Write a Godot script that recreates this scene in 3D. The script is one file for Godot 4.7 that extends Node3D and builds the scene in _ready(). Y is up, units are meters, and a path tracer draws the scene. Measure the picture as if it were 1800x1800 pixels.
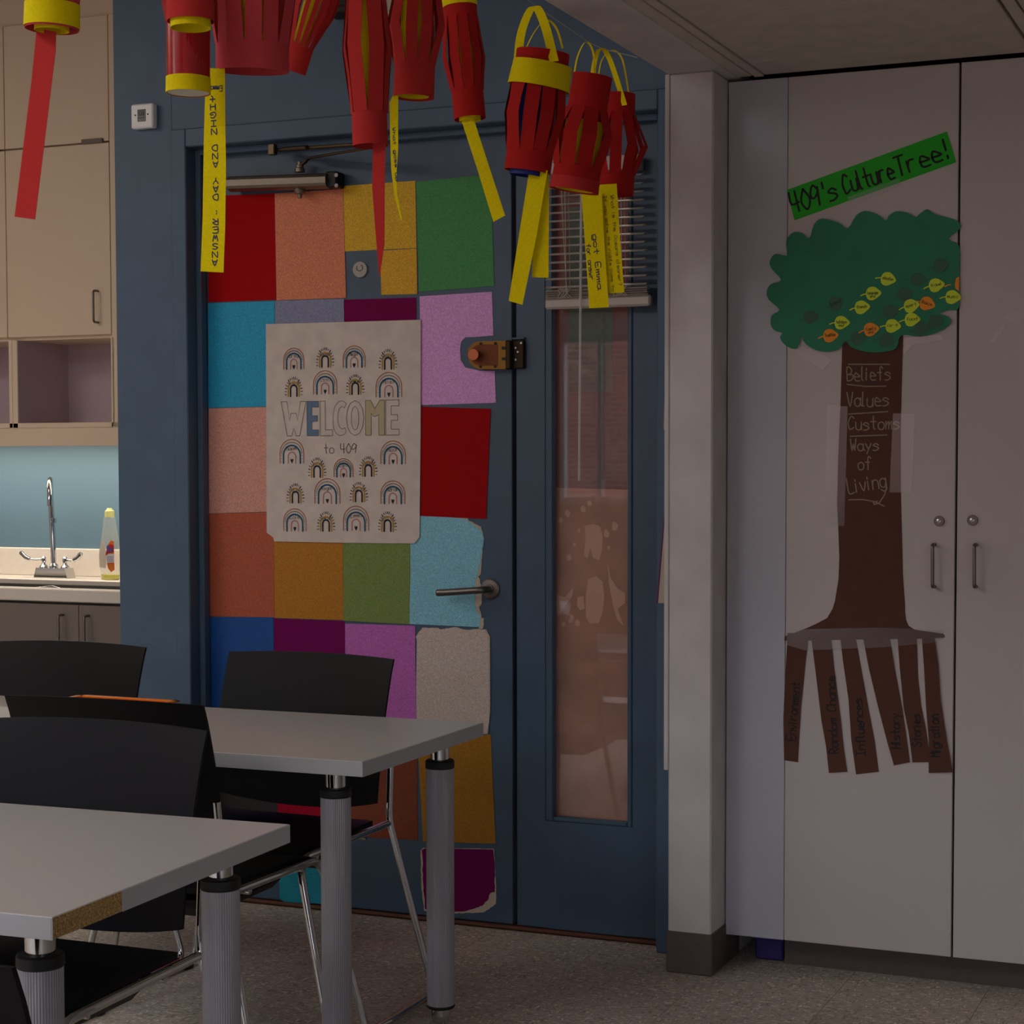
extends Node3D
# A classroom corner: blue double door covered with coloured paper, paper lanterns on a string, white cupboards with a paper tree, kitchen alcove, tables and chairs.
# y up, metres. The face of the door leaves is the plane z = 0, the floor is y = 0.

var M := {}
var used := {}
var rng := RandomNumberGenerator.new()

# ---------- naming ----------
func numbered(called: String) -> String:
	if not used.has(called):
		used[called] = 0
		return called
	used[called] += 1
	return "%s_%03d" % [called, used[called]]

func tag(o: Node, label: String, category: String, group := "") -> Node:
	o.set_meta("label", label)
	o.set_meta("category", category)
	if group != "":
		o.set_meta("group", group)
	return o

func thing(called: String, label: String, category: String, at := Vector3.ZERO, group := "") -> Node3D:
	var o := Node3D.new()
	o.name = numbered(called)
	add_child(o, true)
	o.position = at
	tag(o, label, category, group)
	return o

func mesh_node(st: SurfaceTool, m: Material) -> MeshInstance3D:
	st.index()
	st.generate_normals()
	var o := MeshInstance3D.new()
	o.mesh = st.commit()
	o.material_override = null
	o.mesh.surface_set_material(0, m)
	return o

# a part whose mesh is given in world coordinates
func part(called: String, st: SurfaceTool, m: Material, parent: Node3D, label := "") -> MeshInstance3D:
	var o := mesh_node(st, m)
	o.name = called
	parent.add_child(o, true)
	if parent.get_parent() == self and not parent is MeshInstance3D:
		o.position = -parent.position
	if label != "":
		o.set_meta("label", label)
	return o

func solo(called: String, st: SurfaceTool, m: Material, label: String, category: String, group := "") -> MeshInstance3D:
	var o := mesh_node(st, m)
	o.name = numbered(called)
	add_child(o, true)
	tag(o, label, category, group)
	return o

func struct(called: String, st: SurfaceTool, m: Material) -> MeshInstance3D:
	var o := mesh_node(st, m)
	o.name = numbered(called)
	add_child(o, true)
	o.set_meta("kind", "structure")
	return o

func struct_root(called: String) -> Node3D:
	var o := Node3D.new()
	o.name = numbered(called)
	add_child(o, true)
	o.set_meta("kind", "structure")
	return o

# ---------- shapes ----------
func new_st() -> SurfaceTool:
	var st := SurfaceTool.new()
	st.begin(Mesh.PRIMITIVE_TRIANGLES)
	st.set_smooth_group(-1)
	return st

func pts(a: Array) -> PackedVector2Array:
	var o := PackedVector2Array()
	for i in range(0, a.size(), 2):
		o.append(Vector2(a[i], a[i + 1]))
	return o

func tri(st: SurfaceTool, a: Vector3, b: Vector3, c: Vector3, out: Vector3) -> void:
	# front faces run clockwise: the normal of (b - a) x (c - a) points away from the front
	if (b - a).cross(c - a).dot(out) > 0.0:
		st.add_vertex(a); st.add_vertex(c); st.add_vertex(b)
	else:
		st.add_vertex(a); st.add_vertex(b); st.add_vertex(c)

func quad(st: SurfaceTool, a: Vector3, b: Vector3, c: Vector3, d: Vector3, out: Vector3) -> void:
	tri(st, a, b, c, out)
	tri(st, a, c, d, out)

# box from corner to corner with chamfered edges, optionally in a frame of its own
func add_box(st: SurfaceTool, lo: Vector3, hi: Vector3, bevel := 0.0, xf := Transform3D.IDENTITY) -> SurfaceTool:
	st.set_smooth_group(-1)
	var c := (lo + hi) * 0.5
	var h := (hi - lo).abs() * 0.5
	var b := minf(bevel, minf(h.x, minf(h.y, h.z)) * 0.9)
	var v := {}
	for sx in [-1, 1]:
		for sy in [-1, 1]:
			for sz in [-1, 1]:
				v[[sx, sy, sz]] = [
					xf * (c + Vector3(sx * h.x, sy * (h.y - b), sz * (h.z - b))),
					xf * (c + Vector3(sx * (h.x - b), sy * h.y, sz * (h.z - b))),
					xf * (c + Vector3(sx * (h.x - b), sy * (h.y - b), sz * h.z))]
	for ax in 3:
		for s in [-1, 1]:
			var k := []
			for q in [[-1, -1], [1, -1], [1, 1], [-1, 1]]:
				var key := [0, 0, 0]
				key[ax] = s
				key[(ax + 1) % 3] = q[0]
				key[(ax + 2) % 3] = q[1]
				k.append(v[key][ax])
			var nrm := Vector3.ZERO
			nrm[ax] = s
			quad(st, k[0], k[1], k[2], k[3], xf.basis * nrm)
	if b <= 0.0:
		return st
	for ax in 3:
		var a1 := (ax + 1) % 3
		var a2 := (ax + 2) % 3
		for s1 in [-1, 1]:
			for s2 in [-1, 1]:
				var k0 := [0, 0, 0]
				k0[ax] = -1; k0[a1] = s1; k0[a2] = s2
				var k1 := [0, 0, 0]
				k1[ax] = 1; k1[a1] = s1; k1[a2] = s2
				var nrm := Vector3.ZERO
				nrm[a1] = s1; nrm[a2] = s2
				quad(st, v[k0][a1], v[k1][a1], v[k1][a2], v[k0][a2], xf.basis * nrm)
	for key in v:
		tri(st, v[key][0], v[key][1], v[key][2], xf.basis * Vector3(key[0], key[1], key[2]))
	return st

func bx(lo: Vector3, hi: Vector3, bevel := 0.0, xf := Transform3D.IDENTITY) -> SurfaceTool:
	return add_box(new_st(), lo, hi, bevel, xf)

# outline in the xy plane of xf, from z0 to z1
func add_prism(st: SurfaceTool, poly: PackedVector2Array, z0: float, z1: float, xf := Transform3D.IDENTITY) -> SurfaceTool:
	st.set_smooth_group(-1)
	var idx := Geometry2D.triangulate_polygon(poly)
	for i in range(0, idx.size(), 3):
		for zz in [z0, z1]:
			var out := xf.basis.z * (1.0 if zz == z1 else -1.0)
			tri(st, xf * Vector3(poly[idx[i]].x, poly[idx[i]].y, zz), xf * Vector3(poly[idx[i + 1]].x, poly[idx[i + 1]].y, zz), xf * Vector3(poly[idx[i + 2]].x, poly[idx[i + 2]].y, zz), out)
	var cw := Geometry2D.is_polygon_clockwise(poly)
	for i in poly.size():
		var p := poly[i]
		var q := poly[(i + 1) % poly.size()]
		var e := q - p
		var nn := Vector2(e.y, -e.x) * (-1.0 if cw else 1.0)
		quad(st, xf * Vector3(p.x, p.y, z0), xf * Vector3(q.x, q.y, z0), xf * Vector3(q.x, q.y, z1), xf * Vector3(p.x, p.y, z1), xf.basis * Vector3(nn.x, nn.y, 0))
	return st

func prism(poly: PackedVector2Array, z0: float, z1: float, xf := Transform3D.IDENTITY) -> SurfaceTool:
	return add_prism(new_st(), poly, z0, z1, xf)

func add_tube(st: SurfaceTool, path: Array, r: float, sides := 12, flat := 1.0) -> SurfaceTool:
	st.set_smooth_group(0)
	var rings := []
	var up := Vector3.UP
	for i in path.size():
		var t: Vector3
		if i == 0:
			t = path[1] - path[0]
		elif i == path.size() - 1:
			t = path[i] - path[i - 1]
		else:
			t = (path[i + 1] - path[i]).normalized() + (path[i] - path[i - 1]).normalized()
		t = t.normalized()
		if i == 0:
			up = Vector3.UP if absf(t.y) < 0.9 else Vector3.RIGHT
		up = (up - t * up.dot(t)).normalized()
		var side := t.cross(up)
		var ring := []
		for k in sides:
			var a := TAU * k / sides
			ring.append(path[i] + (up * cos(a) * flat + side * sin(a)) * r)
		rings.append(ring)
	for i in rings.size() - 1:
		for k in sides:
			var k2 := (k + 1) % sides
			var mid: Vector3 = (rings[i][k] + rings[i][k2]) * 0.5 - path[i]
			quad(st, rings[i][k], rings[i][k2], rings[i + 1][k2], rings[i + 1][k], mid)
	st.set_smooth_group(-1)
	for e in [0, rings.size() - 1]:
		var out: Vector3 = (path[0] - path[1]) if e == 0 else (path[e] - path[e - 1])
		for k in sides:
			tri(st, path[e], rings[e][k], rings[e][(k + 1) % sides], out)
	return st

func tube(path: Array, r: float, sides := 12) -> SurfaceTool:
	return add_tube(new_st(), path, r, sides)

# rounds the corners of a path
func bend(path: Array, radius: float, steps := 6) -> Array:
	var out := [path[0]]
	for i in range(1, path.size() - 1):
		var a: Vector3 = path[i - 1]
		var b: Vector3 = path[i]
		var c: Vector3 = path[i + 1]
		var p := b + (a - b).normalized() * minf(radius, a.distance_to(b) * 0.45)
		var q := b + (c - b).normalized() * minf(radius, c.distance_to(b) * 0.45)
		for k in steps + 1:
			var t := float(k) / steps
			out.append(p.lerp(b, t).lerp(b.lerp(q, t), t))
	out.append(path[-1])
	return out

# profile of (radius, height), turned about the y axis of xf
func add_lathe(st: SurfaceTool, prof: Array, segs := 24, xf := Transform3D.IDENTITY, smooth := true) -> SurfaceTool:
	for i in prof.size() - 1:
		st.set_smooth_group(i if smooth else -1)
		for k in segs:
			var a := TAU * k / segs
			var b := TAU * (k + 1) / segs
			var p0 := Vector3(cos(a) * prof[i].x, prof[i].y, sin(a) * prof[i].x)
			var p1 := Vector3(cos(b) * prof[i].x, prof[i].y, sin(b) * prof[i].x)
			var q0 := Vector3(cos(a) * prof[i + 1].x, prof[i + 1].y, sin(a) * prof[i + 1].x)
			var q1 := Vector3(cos(b) * prof[i + 1].x, prof[i + 1].y, sin(b) * prof[i + 1].x)
			var d: Vector2 = prof[i + 1] - prof[i]
			var am := (a + b) * 0.5
			var out := Vector3(cos(am) * d.y, -d.x, sin(am) * d.y)
			if prof[i].x > 1e-6:
				tri(st, xf * p0, xf * p1, xf * q1, xf.basis * out)
			if prof[i + 1].x > 1e-6:
				tri(st, xf * p0, xf * q1, xf * q0, xf.basis * out)
	return st

func lathe(prof: Array, segs := 24, xf := Transform3D.IDENTITY) -> SurfaceTool:
	return add_lathe(new_st(), prof, segs, xf)

func towards(at: Vector3, y_axis: Vector3) -> Transform3D:
	var y := y_axis.normalized()
	var x := Vector3.RIGHT if absf(y.x) < 0.9 else Vector3.BACK
	var z := x.cross(y).normalized()
	x = y.cross(z).normalized()
	return Transform3D(Basis(x, y, z), at)

# a stroke of ink: one flat mitred strip with rounded ends in the xy plane of xf, raised by z;
# strokes that cross lie a hair above each other
var ink_layer := 0
func add_stroke(st: SurfaceTool, line: PackedVector2Array, w: float, z: float, xf := Transform3D.IDENTITY, caps := true) -> SurfaceTool:
	st.set_smooth_group(-1)
	ink_layer = (ink_layer + 1) % 12
	z += ink_layer * 0.00003
	var p := PackedVector2Array()
	for q in line:
		if p.is_empty() or p[-1].distance_to(q) > w * 0.12:
			p.append(q)
	if p.size() < 2:
		p = PackedVector2Array([line[0] - Vector2(w * 0.2, 0), line[0] + Vector2(w * 0.2, 0)])
	var l := []
	var r := []
	for i in p.size():
		var a := (p[i] - p[i - 1]).normalized() if i > 0 else (p[1] - p[0]).normalized()
		var b := (p[i + 1] - p[i]).normalized() if i + 1 < p.size() else a
		var m := (a + b)
		m = m.normalized() if m.length() > 0.2 else a
		var s := m.orthogonal() * w * 0.5 / maxf(m.dot(a), 0.6)
		l.append(p[i] + s)
		r.append(p[i] - s)
	for i in p.size() - 1:
		quad(st, xf * Vector3(l[i].x, l[i].y, z), xf * Vector3(l[i + 1].x, l[i + 1].y, z), xf * Vector3(r[i + 1].x, r[i + 1].y, z), xf * Vector3(r[i].x, r[i].y, z), xf.basis.z)
	if caps:
		for e in [[0, (p[0] - p[1]).normalized()], [p.size() - 1, (p[-1] - p[-2]).normalized()]]:
			var c: Vector2 = p[e[0]]
			var d: Vector2 = e[1]
			for k in 4:
				var u := c + d.rotated(-PI / 2 + PI * k / 4) * w / 2
				var v := c + d.rotated(-PI / 2 + PI * (k + 1) / 4) * w / 2
				tri(st, xf * Vector3(c.x, c.y, z), xf * Vector3(u.x, u.y, z), xf * Vector3(v.x, v.y, z), xf.basis.z)
	return st

# ---------- handwriting: strokes on a 5 x 10 grid, base line 2, small letters to 6, capitals to 9 ----------
const INK := {
	"a": "45 26 05 03 12 32 44|46 43 52", "b": "09 02|05 26 44 43 22 02", "c": "45 26 05 03 12 42", "d": "45 26 05 03 12 32 43|49 42", "e": "04 44 35 16 04 12 42",
	"f": "48 39 28 22|06 36", "g": "45 26 05 03 12 32 44|46 41 20 01", "h": "09 02|05 26 45 42", "i": "16 12|18 17", "j": "26 21 00|28 27", "k": "09 02|36 04 42", "l": "19 13 22",
	"m": "06 02|04 15 26 22|24 35 46 42", "n": "06 02|04 16 36 45 42", "o": "26 05 03 12 32 43 45 26", "p": "06 00|05 26 45 43 22 03", "q": "45 26 05 03 12 32 44|46 40", "r": "06 02|04 16 36",
	"s": "45 26 05 34 43 22 02", "t": "29 23 32|06 46", "u": "06 03 12 32 44|46 42", "v": "06 22 46", "w": "06 12 24 32 46", "x": "06 42|46 02", "y": "06 23|46 10", "z": "06 46 02 42",
	"A": "02 29 42|14 34", "B": "02 09 38 36 05|05 45 43 22 02", "C": "48 29 06 04 12 43", "D": "02 09 38 46 44 22 02", "E": "49 09 02 42|05 35", "F": "49 09 02|05 35", "G": "48 29 06 04 12 43 45 25",
	"H": "09 02|49 42|05 45", "I": "09 49|29 22|02 42", "J": "49 43 22 03", "K": "09 02|49 05 42", "L": "09 02 42", "M": "02 09 25 49 42", "N": "02 09 42 49", "O": "29 06 04 22 44 46 29",
	"P": "02 09 38 46 05", "Q": "29 06 04 22 44 46 29|24 52", "R": "02 09 38 46 05|15 42", "S": "48 29 07 35 43 22 03", "T": "09 49|29 22", "U": "09 03 22 43 49", "V": "09 22 49", "W": "09 12 26 32 49",
	"X": "09 42|49 02", "Y": "09 25 49|25 22", "Z": "09 49 02 42",
	"0": "29 06 04 22 44 46 29", "1": "18 29 22", "2": "07 29 47 02 42", "3": "09 49 26 44 22 03", "4": "09 05 45|39 32", "5": "49 09 06 35 43 22 02", "6": "39 05 03 22 43 35 04", "7": "09 49 22",
	"8": "29 07 43 22 03 47 29", "9": "47 29 07 05 25 47|48 32", "'": "29 27", "!": "29 25|22 23", "?": "08 29 47 25 24|22 23", ":": "26 25|23 22", "-": "05 35", "+": "28 24|06 46"}

func letter_lines(ch: String) -> Array:
	var out := []
	for run in INK[ch].split("|"):
		var raw := PackedVector2Array()
		for pair in run.split(" "):
			raw.append(Vector2(int(pair[0]), int(pair[1]) - 2))
		var fine := PackedVector2Array()
		for i in raw.size() - 1:
			var p0 := raw[maxi(i - 1, 0)]
			var p3 := raw[mini(i + 2, raw.size() - 1)]
			for k in 3:
				fine.append(raw[i].cubic_interpolate(raw[i + 1], p0, p3, k / 3.0))
		fine.append(raw[-1])
		out.append(fine)
	return out

# writes text from `from` towards `to` (the whole length is filled), with capitals of the given height
func write(st: SurfaceTool, text: String, from: Vector2, to: Vector2, cap: float, w: float, z: float, wobble := 0.25, xf := Transform3D.IDENTITY) -> SurfaceTool:
	var ux := (to - from).normalized()
	var uy := Vector2(-ux.y, ux.x)
	var total := 0.0
	for ch in text:
		total += 3.2 if ch in "il'!:j" else 5.4
	var step := from.distance_to(to) / maxf(total - 1.4, 3.6)
	var sy := cap / 7.0
	var pen := 0.0
	for ch in text:
		var thin: bool = ch in "il'!:j"
		if ch != " ":
			var o := Vector2(pen - (1.0 if thin else 0.0), rng.randf_range(-wobble, wobble))
			var lean := rng.randf_range(-0.06, 0.08) * wobble * 3.0
			for line in letter_lines(ch):
				var l := PackedVector2Array()
				for p in line:
					l.append(from + ux * (o.x + p.x + p.y * lean) * step + uy * (o.y + p.y) * sy)
				add_stroke(st, l, w, z, xf)
		pen += 3.2 if thin else 5.4
	return st

# ---------- materials ----------
func mat(c: Color, rough := 0.7, metal := 0.0, spec := 0.5) -> StandardMaterial3D:
	var m := StandardMaterial3D.new()
	m.albedo_color = c
	m.roughness = rough
	m.metallic = metal
	m.metallic_specular = spec
	return m

func grain_texture(size: int, lo: float, hi: float, sparkle: float, sd: int) -> ImageTexture:
	var r := RandomNumberGenerator.new()
	r.seed = sd
	var im := Image.create(size, size, false, Image.FORMAT_RGB8)
	for y in size:
		for x in size:
			var v := lerpf(lo, hi, r.randf())
			if r.randf() < sparkle:
				v = 1.0
			im.set_pixel(x, y, Color(v, v, v))
	return ImageTexture.create_from_image(im)

func cloud_texture(size: int, freq: float, ramp: Array, sd: int, octaves := 4) -> ImageTexture:
	var nz := FastNoiseLite.new()
	nz.seed = sd
	nz.frequency = freq
	nz.fractal_octaves = octaves
	var im := nz.get_seamless_image(size, size)
	var out := Image.create(size, size, false, Image.FORMAT_RGB8)
	for y in size:
		for x in size:
			var v := im.get_pixel(x, y).r
			var a: Color = ramp[0]
			out.set_pixel(x, y, a.lerp(ramp[1], v))
	return ImageTexture.create_from_image(out)

func world_map(m: StandardMaterial3D, t: Texture2D, metres: float) -> StandardMaterial3D:
	m.albedo_texture = t
	m.uv1_triplanar = true
	m.uv1_world_triplanar = true
	m.uv1_scale = Vector3.ONE / metres
	return m

func glitter(c: Color) -> StandardMaterial3D:
	var m := mat(c, 0.55, 0.15, 0.5)
	return world_map(m, M.grain, 0.30)

func card(c: Color) -> StandardMaterial3D:
	return world_map(mat(c, 0.85, 0.0, 0.3), M.fibre, 0.4)

func make_materials() -> void:
	M.grain = grain_texture(256, 0.72, 1.0, 0.03, 11)
	M.fibre = grain_texture(256, 0.93, 1.0, 0.0, 12)
	M.wall_mottle = cloud_texture(256, 0.02, [Color(0.93, 0.93, 0.93), Color(1, 1, 1)], 21)
	var blue := Color(0.298, 0.396, 0.495)
	M.blue = world_map(mat(blue, 0.5, 0.0, 0.5), M.wall_mottle, 0.9)
	M.door_blue = world_map(mat(Color(0.250, 0.344, 0.432), 0.42, 0.0, 0.5), M.wall_mottle, 0.7)
	M.white_wall = world_map(mat(Color(0.850, 0.827, 0.819), 0.6), M.wall_mottle, 0.8)
	M.ceiling = world_map(mat(Color(0.815, 0.766, 0.733), 0.9, 0.0, 0.2), M.wall_mottle, 0.5)
	M.cupboard = mat(Color(0.784, 0.755, 0.741), 0.42, 0.0, 0.5)
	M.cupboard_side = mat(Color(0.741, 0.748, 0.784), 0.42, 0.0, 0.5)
	M.cream = mat(Color(0.911, 0.819, 0.712), 0.45)
	M.cream_dark = mat(Color(0.467, 0.421, 0.390), 0.5)
	M.cubby = mat(Color(0.756, 0.674, 0.715), 0.6)
	M.dark_gap = mat(Color(0.05, 0.05, 0.05), 0.9)
	M.rubber_base = world_map(mat(Color(0.372, 0.331, 0.306), 0.75), M.wall_mottle, 0.2)
	M.splash = mat(Color(0.36, 0.47, 0.53), 0.55)
	M.counter = world_map(mat(Color(0.90, 0.86, 0.81), 0.4), M.fibre, 0.3)
	M.steel = mat(Color(0.72, 0.71, 0.7), 0.25, 1.0)
	M.brushed = mat(Color(0.5, 0.48, 0.46), 0.38, 1.0)
	M.chrome = mat(Color(0.8, 0.8, 0.8), 0.08, 1.0)
	M.bronze = mat(Color(0.42, 0.36, 0.28), 0.4, 1.0)
	M.closer = mat(Color(0.52, 0.48, 0.43), 0.42, 0.85)
	M.black_metal = mat(Color(0.09, 0.08, 0.08), 0.5, 0.3)
	M.black = mat(Color(0.03, 0.03, 0.03), 0.6)
	M.brass = mat(Color(0.5, 0.36, 0.16), 0.42, 0.9)
	M.brass_brown = mat(Color(0.42, 0.21, 0.06), 0.5, 0.5)
	M.copper = mat(Color(0.72, 0.4, 0.28), 0.45, 0.7)
	M.dark_brass = mat(Color(0.2, 0.15, 0.09), 0.5, 0.7)
	M.plastic_black = world_map(mat(Color(0.055, 0.053, 0.057), 0.5, 0.0, 0.3), M.fibre, 0.1)
	M.plastic_navy = world_map(mat(Color(0.048, 0.043, 0.072), 0.5, 0.0, 0.3), M.fibre, 0.1)
	M.laminate = world_map(mat(Color(0.80, 0.78, 0.77), 0.32, 0.0, 0.5), M.fibre, 0.25)
	M.edge_band = mat(Color(0.70, 0.70, 0.71), 0.4)
	M.particle = world_map(mat(Color(0.90, 0.78, 0.55), 0.95), cloud_texture(128, 0.09, [Color(0.5, 0.45, 0.4), Color(1, 0.95, 0.85)], 31), 0.06)
	M.leg = mat(Color(0.63, 0.62, 0.645), 0.38, 0.25)
	M.yellow = card(Color(0.98, 0.89, 0.0))
	M.yellow_gloss = mat(Color(0.86, 0.70, 0.03), 0.3)
	M.red = card(Color(0.80, 0.21, 0.20))
	M.red_dark = card(Color(0.74, 0.13, 0.12))
	M.pink_red = card(Color(0.84, 0.29, 0.32))
	M.red_gloss = mat(Color(0.66, 0.03, 0.04), 0.2)
	M.red_glitter = glitter(Color(0.80, 0.14, 0.16))
	M.blue_glitter = glitter(Color(0.05, 0.16, 0.55))
	M.white_paper = card(Color(0.86, 0.84, 0.80))
	M.cream_paper = world_map(mat(Color(0.88, 0.83, 0.79), 0.85, 0.0, 0.2), M.wall_mottle, 0.35)
	M.torn = card(Color(0.80, 0.74, 0.66))
	M.ink = mat(Color(0.09, 0.10, 0.14), 0.7)
	M.ink_blue = mat(Color(0.13, 0.15, 0.33), 0.7)
	M.ink_pencil = mat(Color(0.42, 0.36, 0.08), 0.8)
	M.ink_black = mat(Color(0.03, 0.03, 0.03), 0.6)
	M.ink_pale = mat(Color(0.60, 0.55, 0.45), 0.8)
	M.outline = mat(Color(0.34, 0.32, 0.33), 0.7)
	M.tape = mat(Color(0.9, 0.9, 0.92, 0.05), 0.12)
	M.tape.transparency = BaseMaterial3D.TRANSPARENCY_ALPHA
	M.clear_plastic = mat(Color(0.9, 0.9, 0.9, 0.35), 0.15)
	M.clear_plastic.transparency = BaseMaterial3D.TRANSPARENCY_ALPHA
	M.glass = mat(Color(0.75, 0.85, 0.82, 0.06), 0.02)
	M.glass.transparency = BaseMaterial3D.TRANSPARENCY_ALPHA
	M.string = mat(Color(0.75, 0.73, 0.68), 0.8)
	M.slat = mat(Color(0.74, 0.70, 0.66), 0.4)
	M.cord = mat(Color(0.8, 0.77, 0.72), 0.8)
	M.kraft = world_map(mat(Color(0.766, 0.536, 0.454), 0.9, 0.0, 0.2), cloud_texture(256, 0.012, [Color(0.86, 0.84, 0.83), Color(1, 1, 1)], 41), 0.5)
	M.kraft_stain = mat(Color(0.848, 0.634, 0.552), 0.8)
	M.wall_red = mat(Color(0.55, 0.10, 0.075), 0.5)
	M.tile_a = floor_material(51, Color(0.755, 0.71, 0.66))
	M.tile_b = floor_material(52, Color(0.74, 0.695, 0.645))

func floor_material(sd: int, c: Color) -> StandardMaterial3D:
	var r := RandomNumberGenerator.new()
	r.seed = sd
	var im := Image.create(512, 512, false, Image.FORMAT_RGB8)
	im.fill(c)
	for i in 5200:
		var k := r.randf()
		var f := c * r.randf_range(0.72, 0.92) if k < 0.55 else c * r.randf_range(1.08, 1.3)
		if k > 0.94:
			f = Color(0.95, 0.92, 0.88)
		f.a = 1.0
		var w := r.randi_range(2, 13)
		var h := r.randi_range(1, 4)
		if r.randf() < 0.35:
			var s := w; w = h; h = s
		im.fill_rect(Rect2i(r.randi_range(0, 511), r.randi_range(0, 511), w, h), f)
	var m := mat(Color.WHITE, 0.55, 0.0, 0.35)
	return world_map(m, ImageTexture.create_from_image(im), 0.61)

# ---------- lamps and daylight ----------
func area_light(called: String, at: Vector3, aim: Vector3, size: Vector2, color: Color, energy: float, parent: Node3D) -> void:
	var l := AreaLight3D.new()
	l.name = called
	l.area_size = size
	l.area_normalize_energy = true
	l.light_color = color
	l.light_energy = energy
	l.shadow_enabled = true
	l.area_range = 30.0
	l.area_attenuation = 2.0
	parent.add_child(l, true)
	var z := -aim.normalized()
	var x := Vector3.UP.cross(z).normalized() if absf(z.y) < 0.9 else Vector3.RIGHT
	l.transform = Transform3D(Basis(x, z.cross(x), z), at - parent.position)

func glow(c: Color, e: float) -> StandardMaterial3D:
	var m := mat(Color(0.9, 0.9, 0.88), 0.6)
	m.emission_enabled = true
	m.emission = c
	m.emission_energy_multiplier = e
	return m

func _ready() -> void:
	rng.seed = 409
	# camera
	var cam := Camera3D.new()
	cam.name = "camera"
	cam.projection = Camera3D.PROJECTION_FRUSTUM
	cam.near = 0.05
	cam.far = 80.0
	cam.size = 2.0 * 0.05 * 900.0 / 3277.5
	cam.frustum_offset = Vector2(0.0, 0.05 * 72.7 / 3277.5)
	cam.transform = Transform3D(Basis(Vector3(0.919297, -0.001998, -0.39356), Vector3(-0.017443, 0.998798, -0.045813), Vector3(0.393179, 0.04898, 0.918157)), Vector3(0, 1.2556, 4.558))
	add_child(cam)
	cam.current = true
	# overcast sky
	var env := Environment.new()
	env.background_mode = Environment.BG_SKY
	var sky := Sky.new()
	var sm := ProceduralSkyMaterial.new()
	sm.sky_top_color = Color(0.86, 0.91, 1.0)
	sm.sky_horizon_color = Color(0.95, 0.97, 1.0)
	sm.ground_bottom_color = Color(0.42, 0.41, 0.40)
	sm.ground_horizon_color = Color(0.5, 0.49, 0.48)
	sm.energy_multiplier = 1.0
	sky.sky_material = sm
	env.sky = sky
	env.background_energy_multiplier = SKY
	env.tonemap_mode = Environment.TONE_MAPPER_LINEAR
	env.tonemap_exposure = EXPOSURE
	env.sdfgi_enabled = true
	env.ssao_enabled = true
	env.ssil_enabled = true
	var we := WorldEnvironment.new()
	we.name = "surroundings"
	we.environment = env
	add_child(we)

	make_materials()
	build_room()
	build_corridor()
	build_outside()
	build_ceiling()
	build_floor()
	build_door()
	build_door_papers()
	build_poster()
	build_door_hardware()
	build_blind()
	build_wall_things()
	build_cupboards()
	build_tree()
	build_kitchen()
	build_tables()
	build_chairs()
	build_lanterns()

const SKY := 4.2
const EXPOSURE := 1.65

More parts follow.
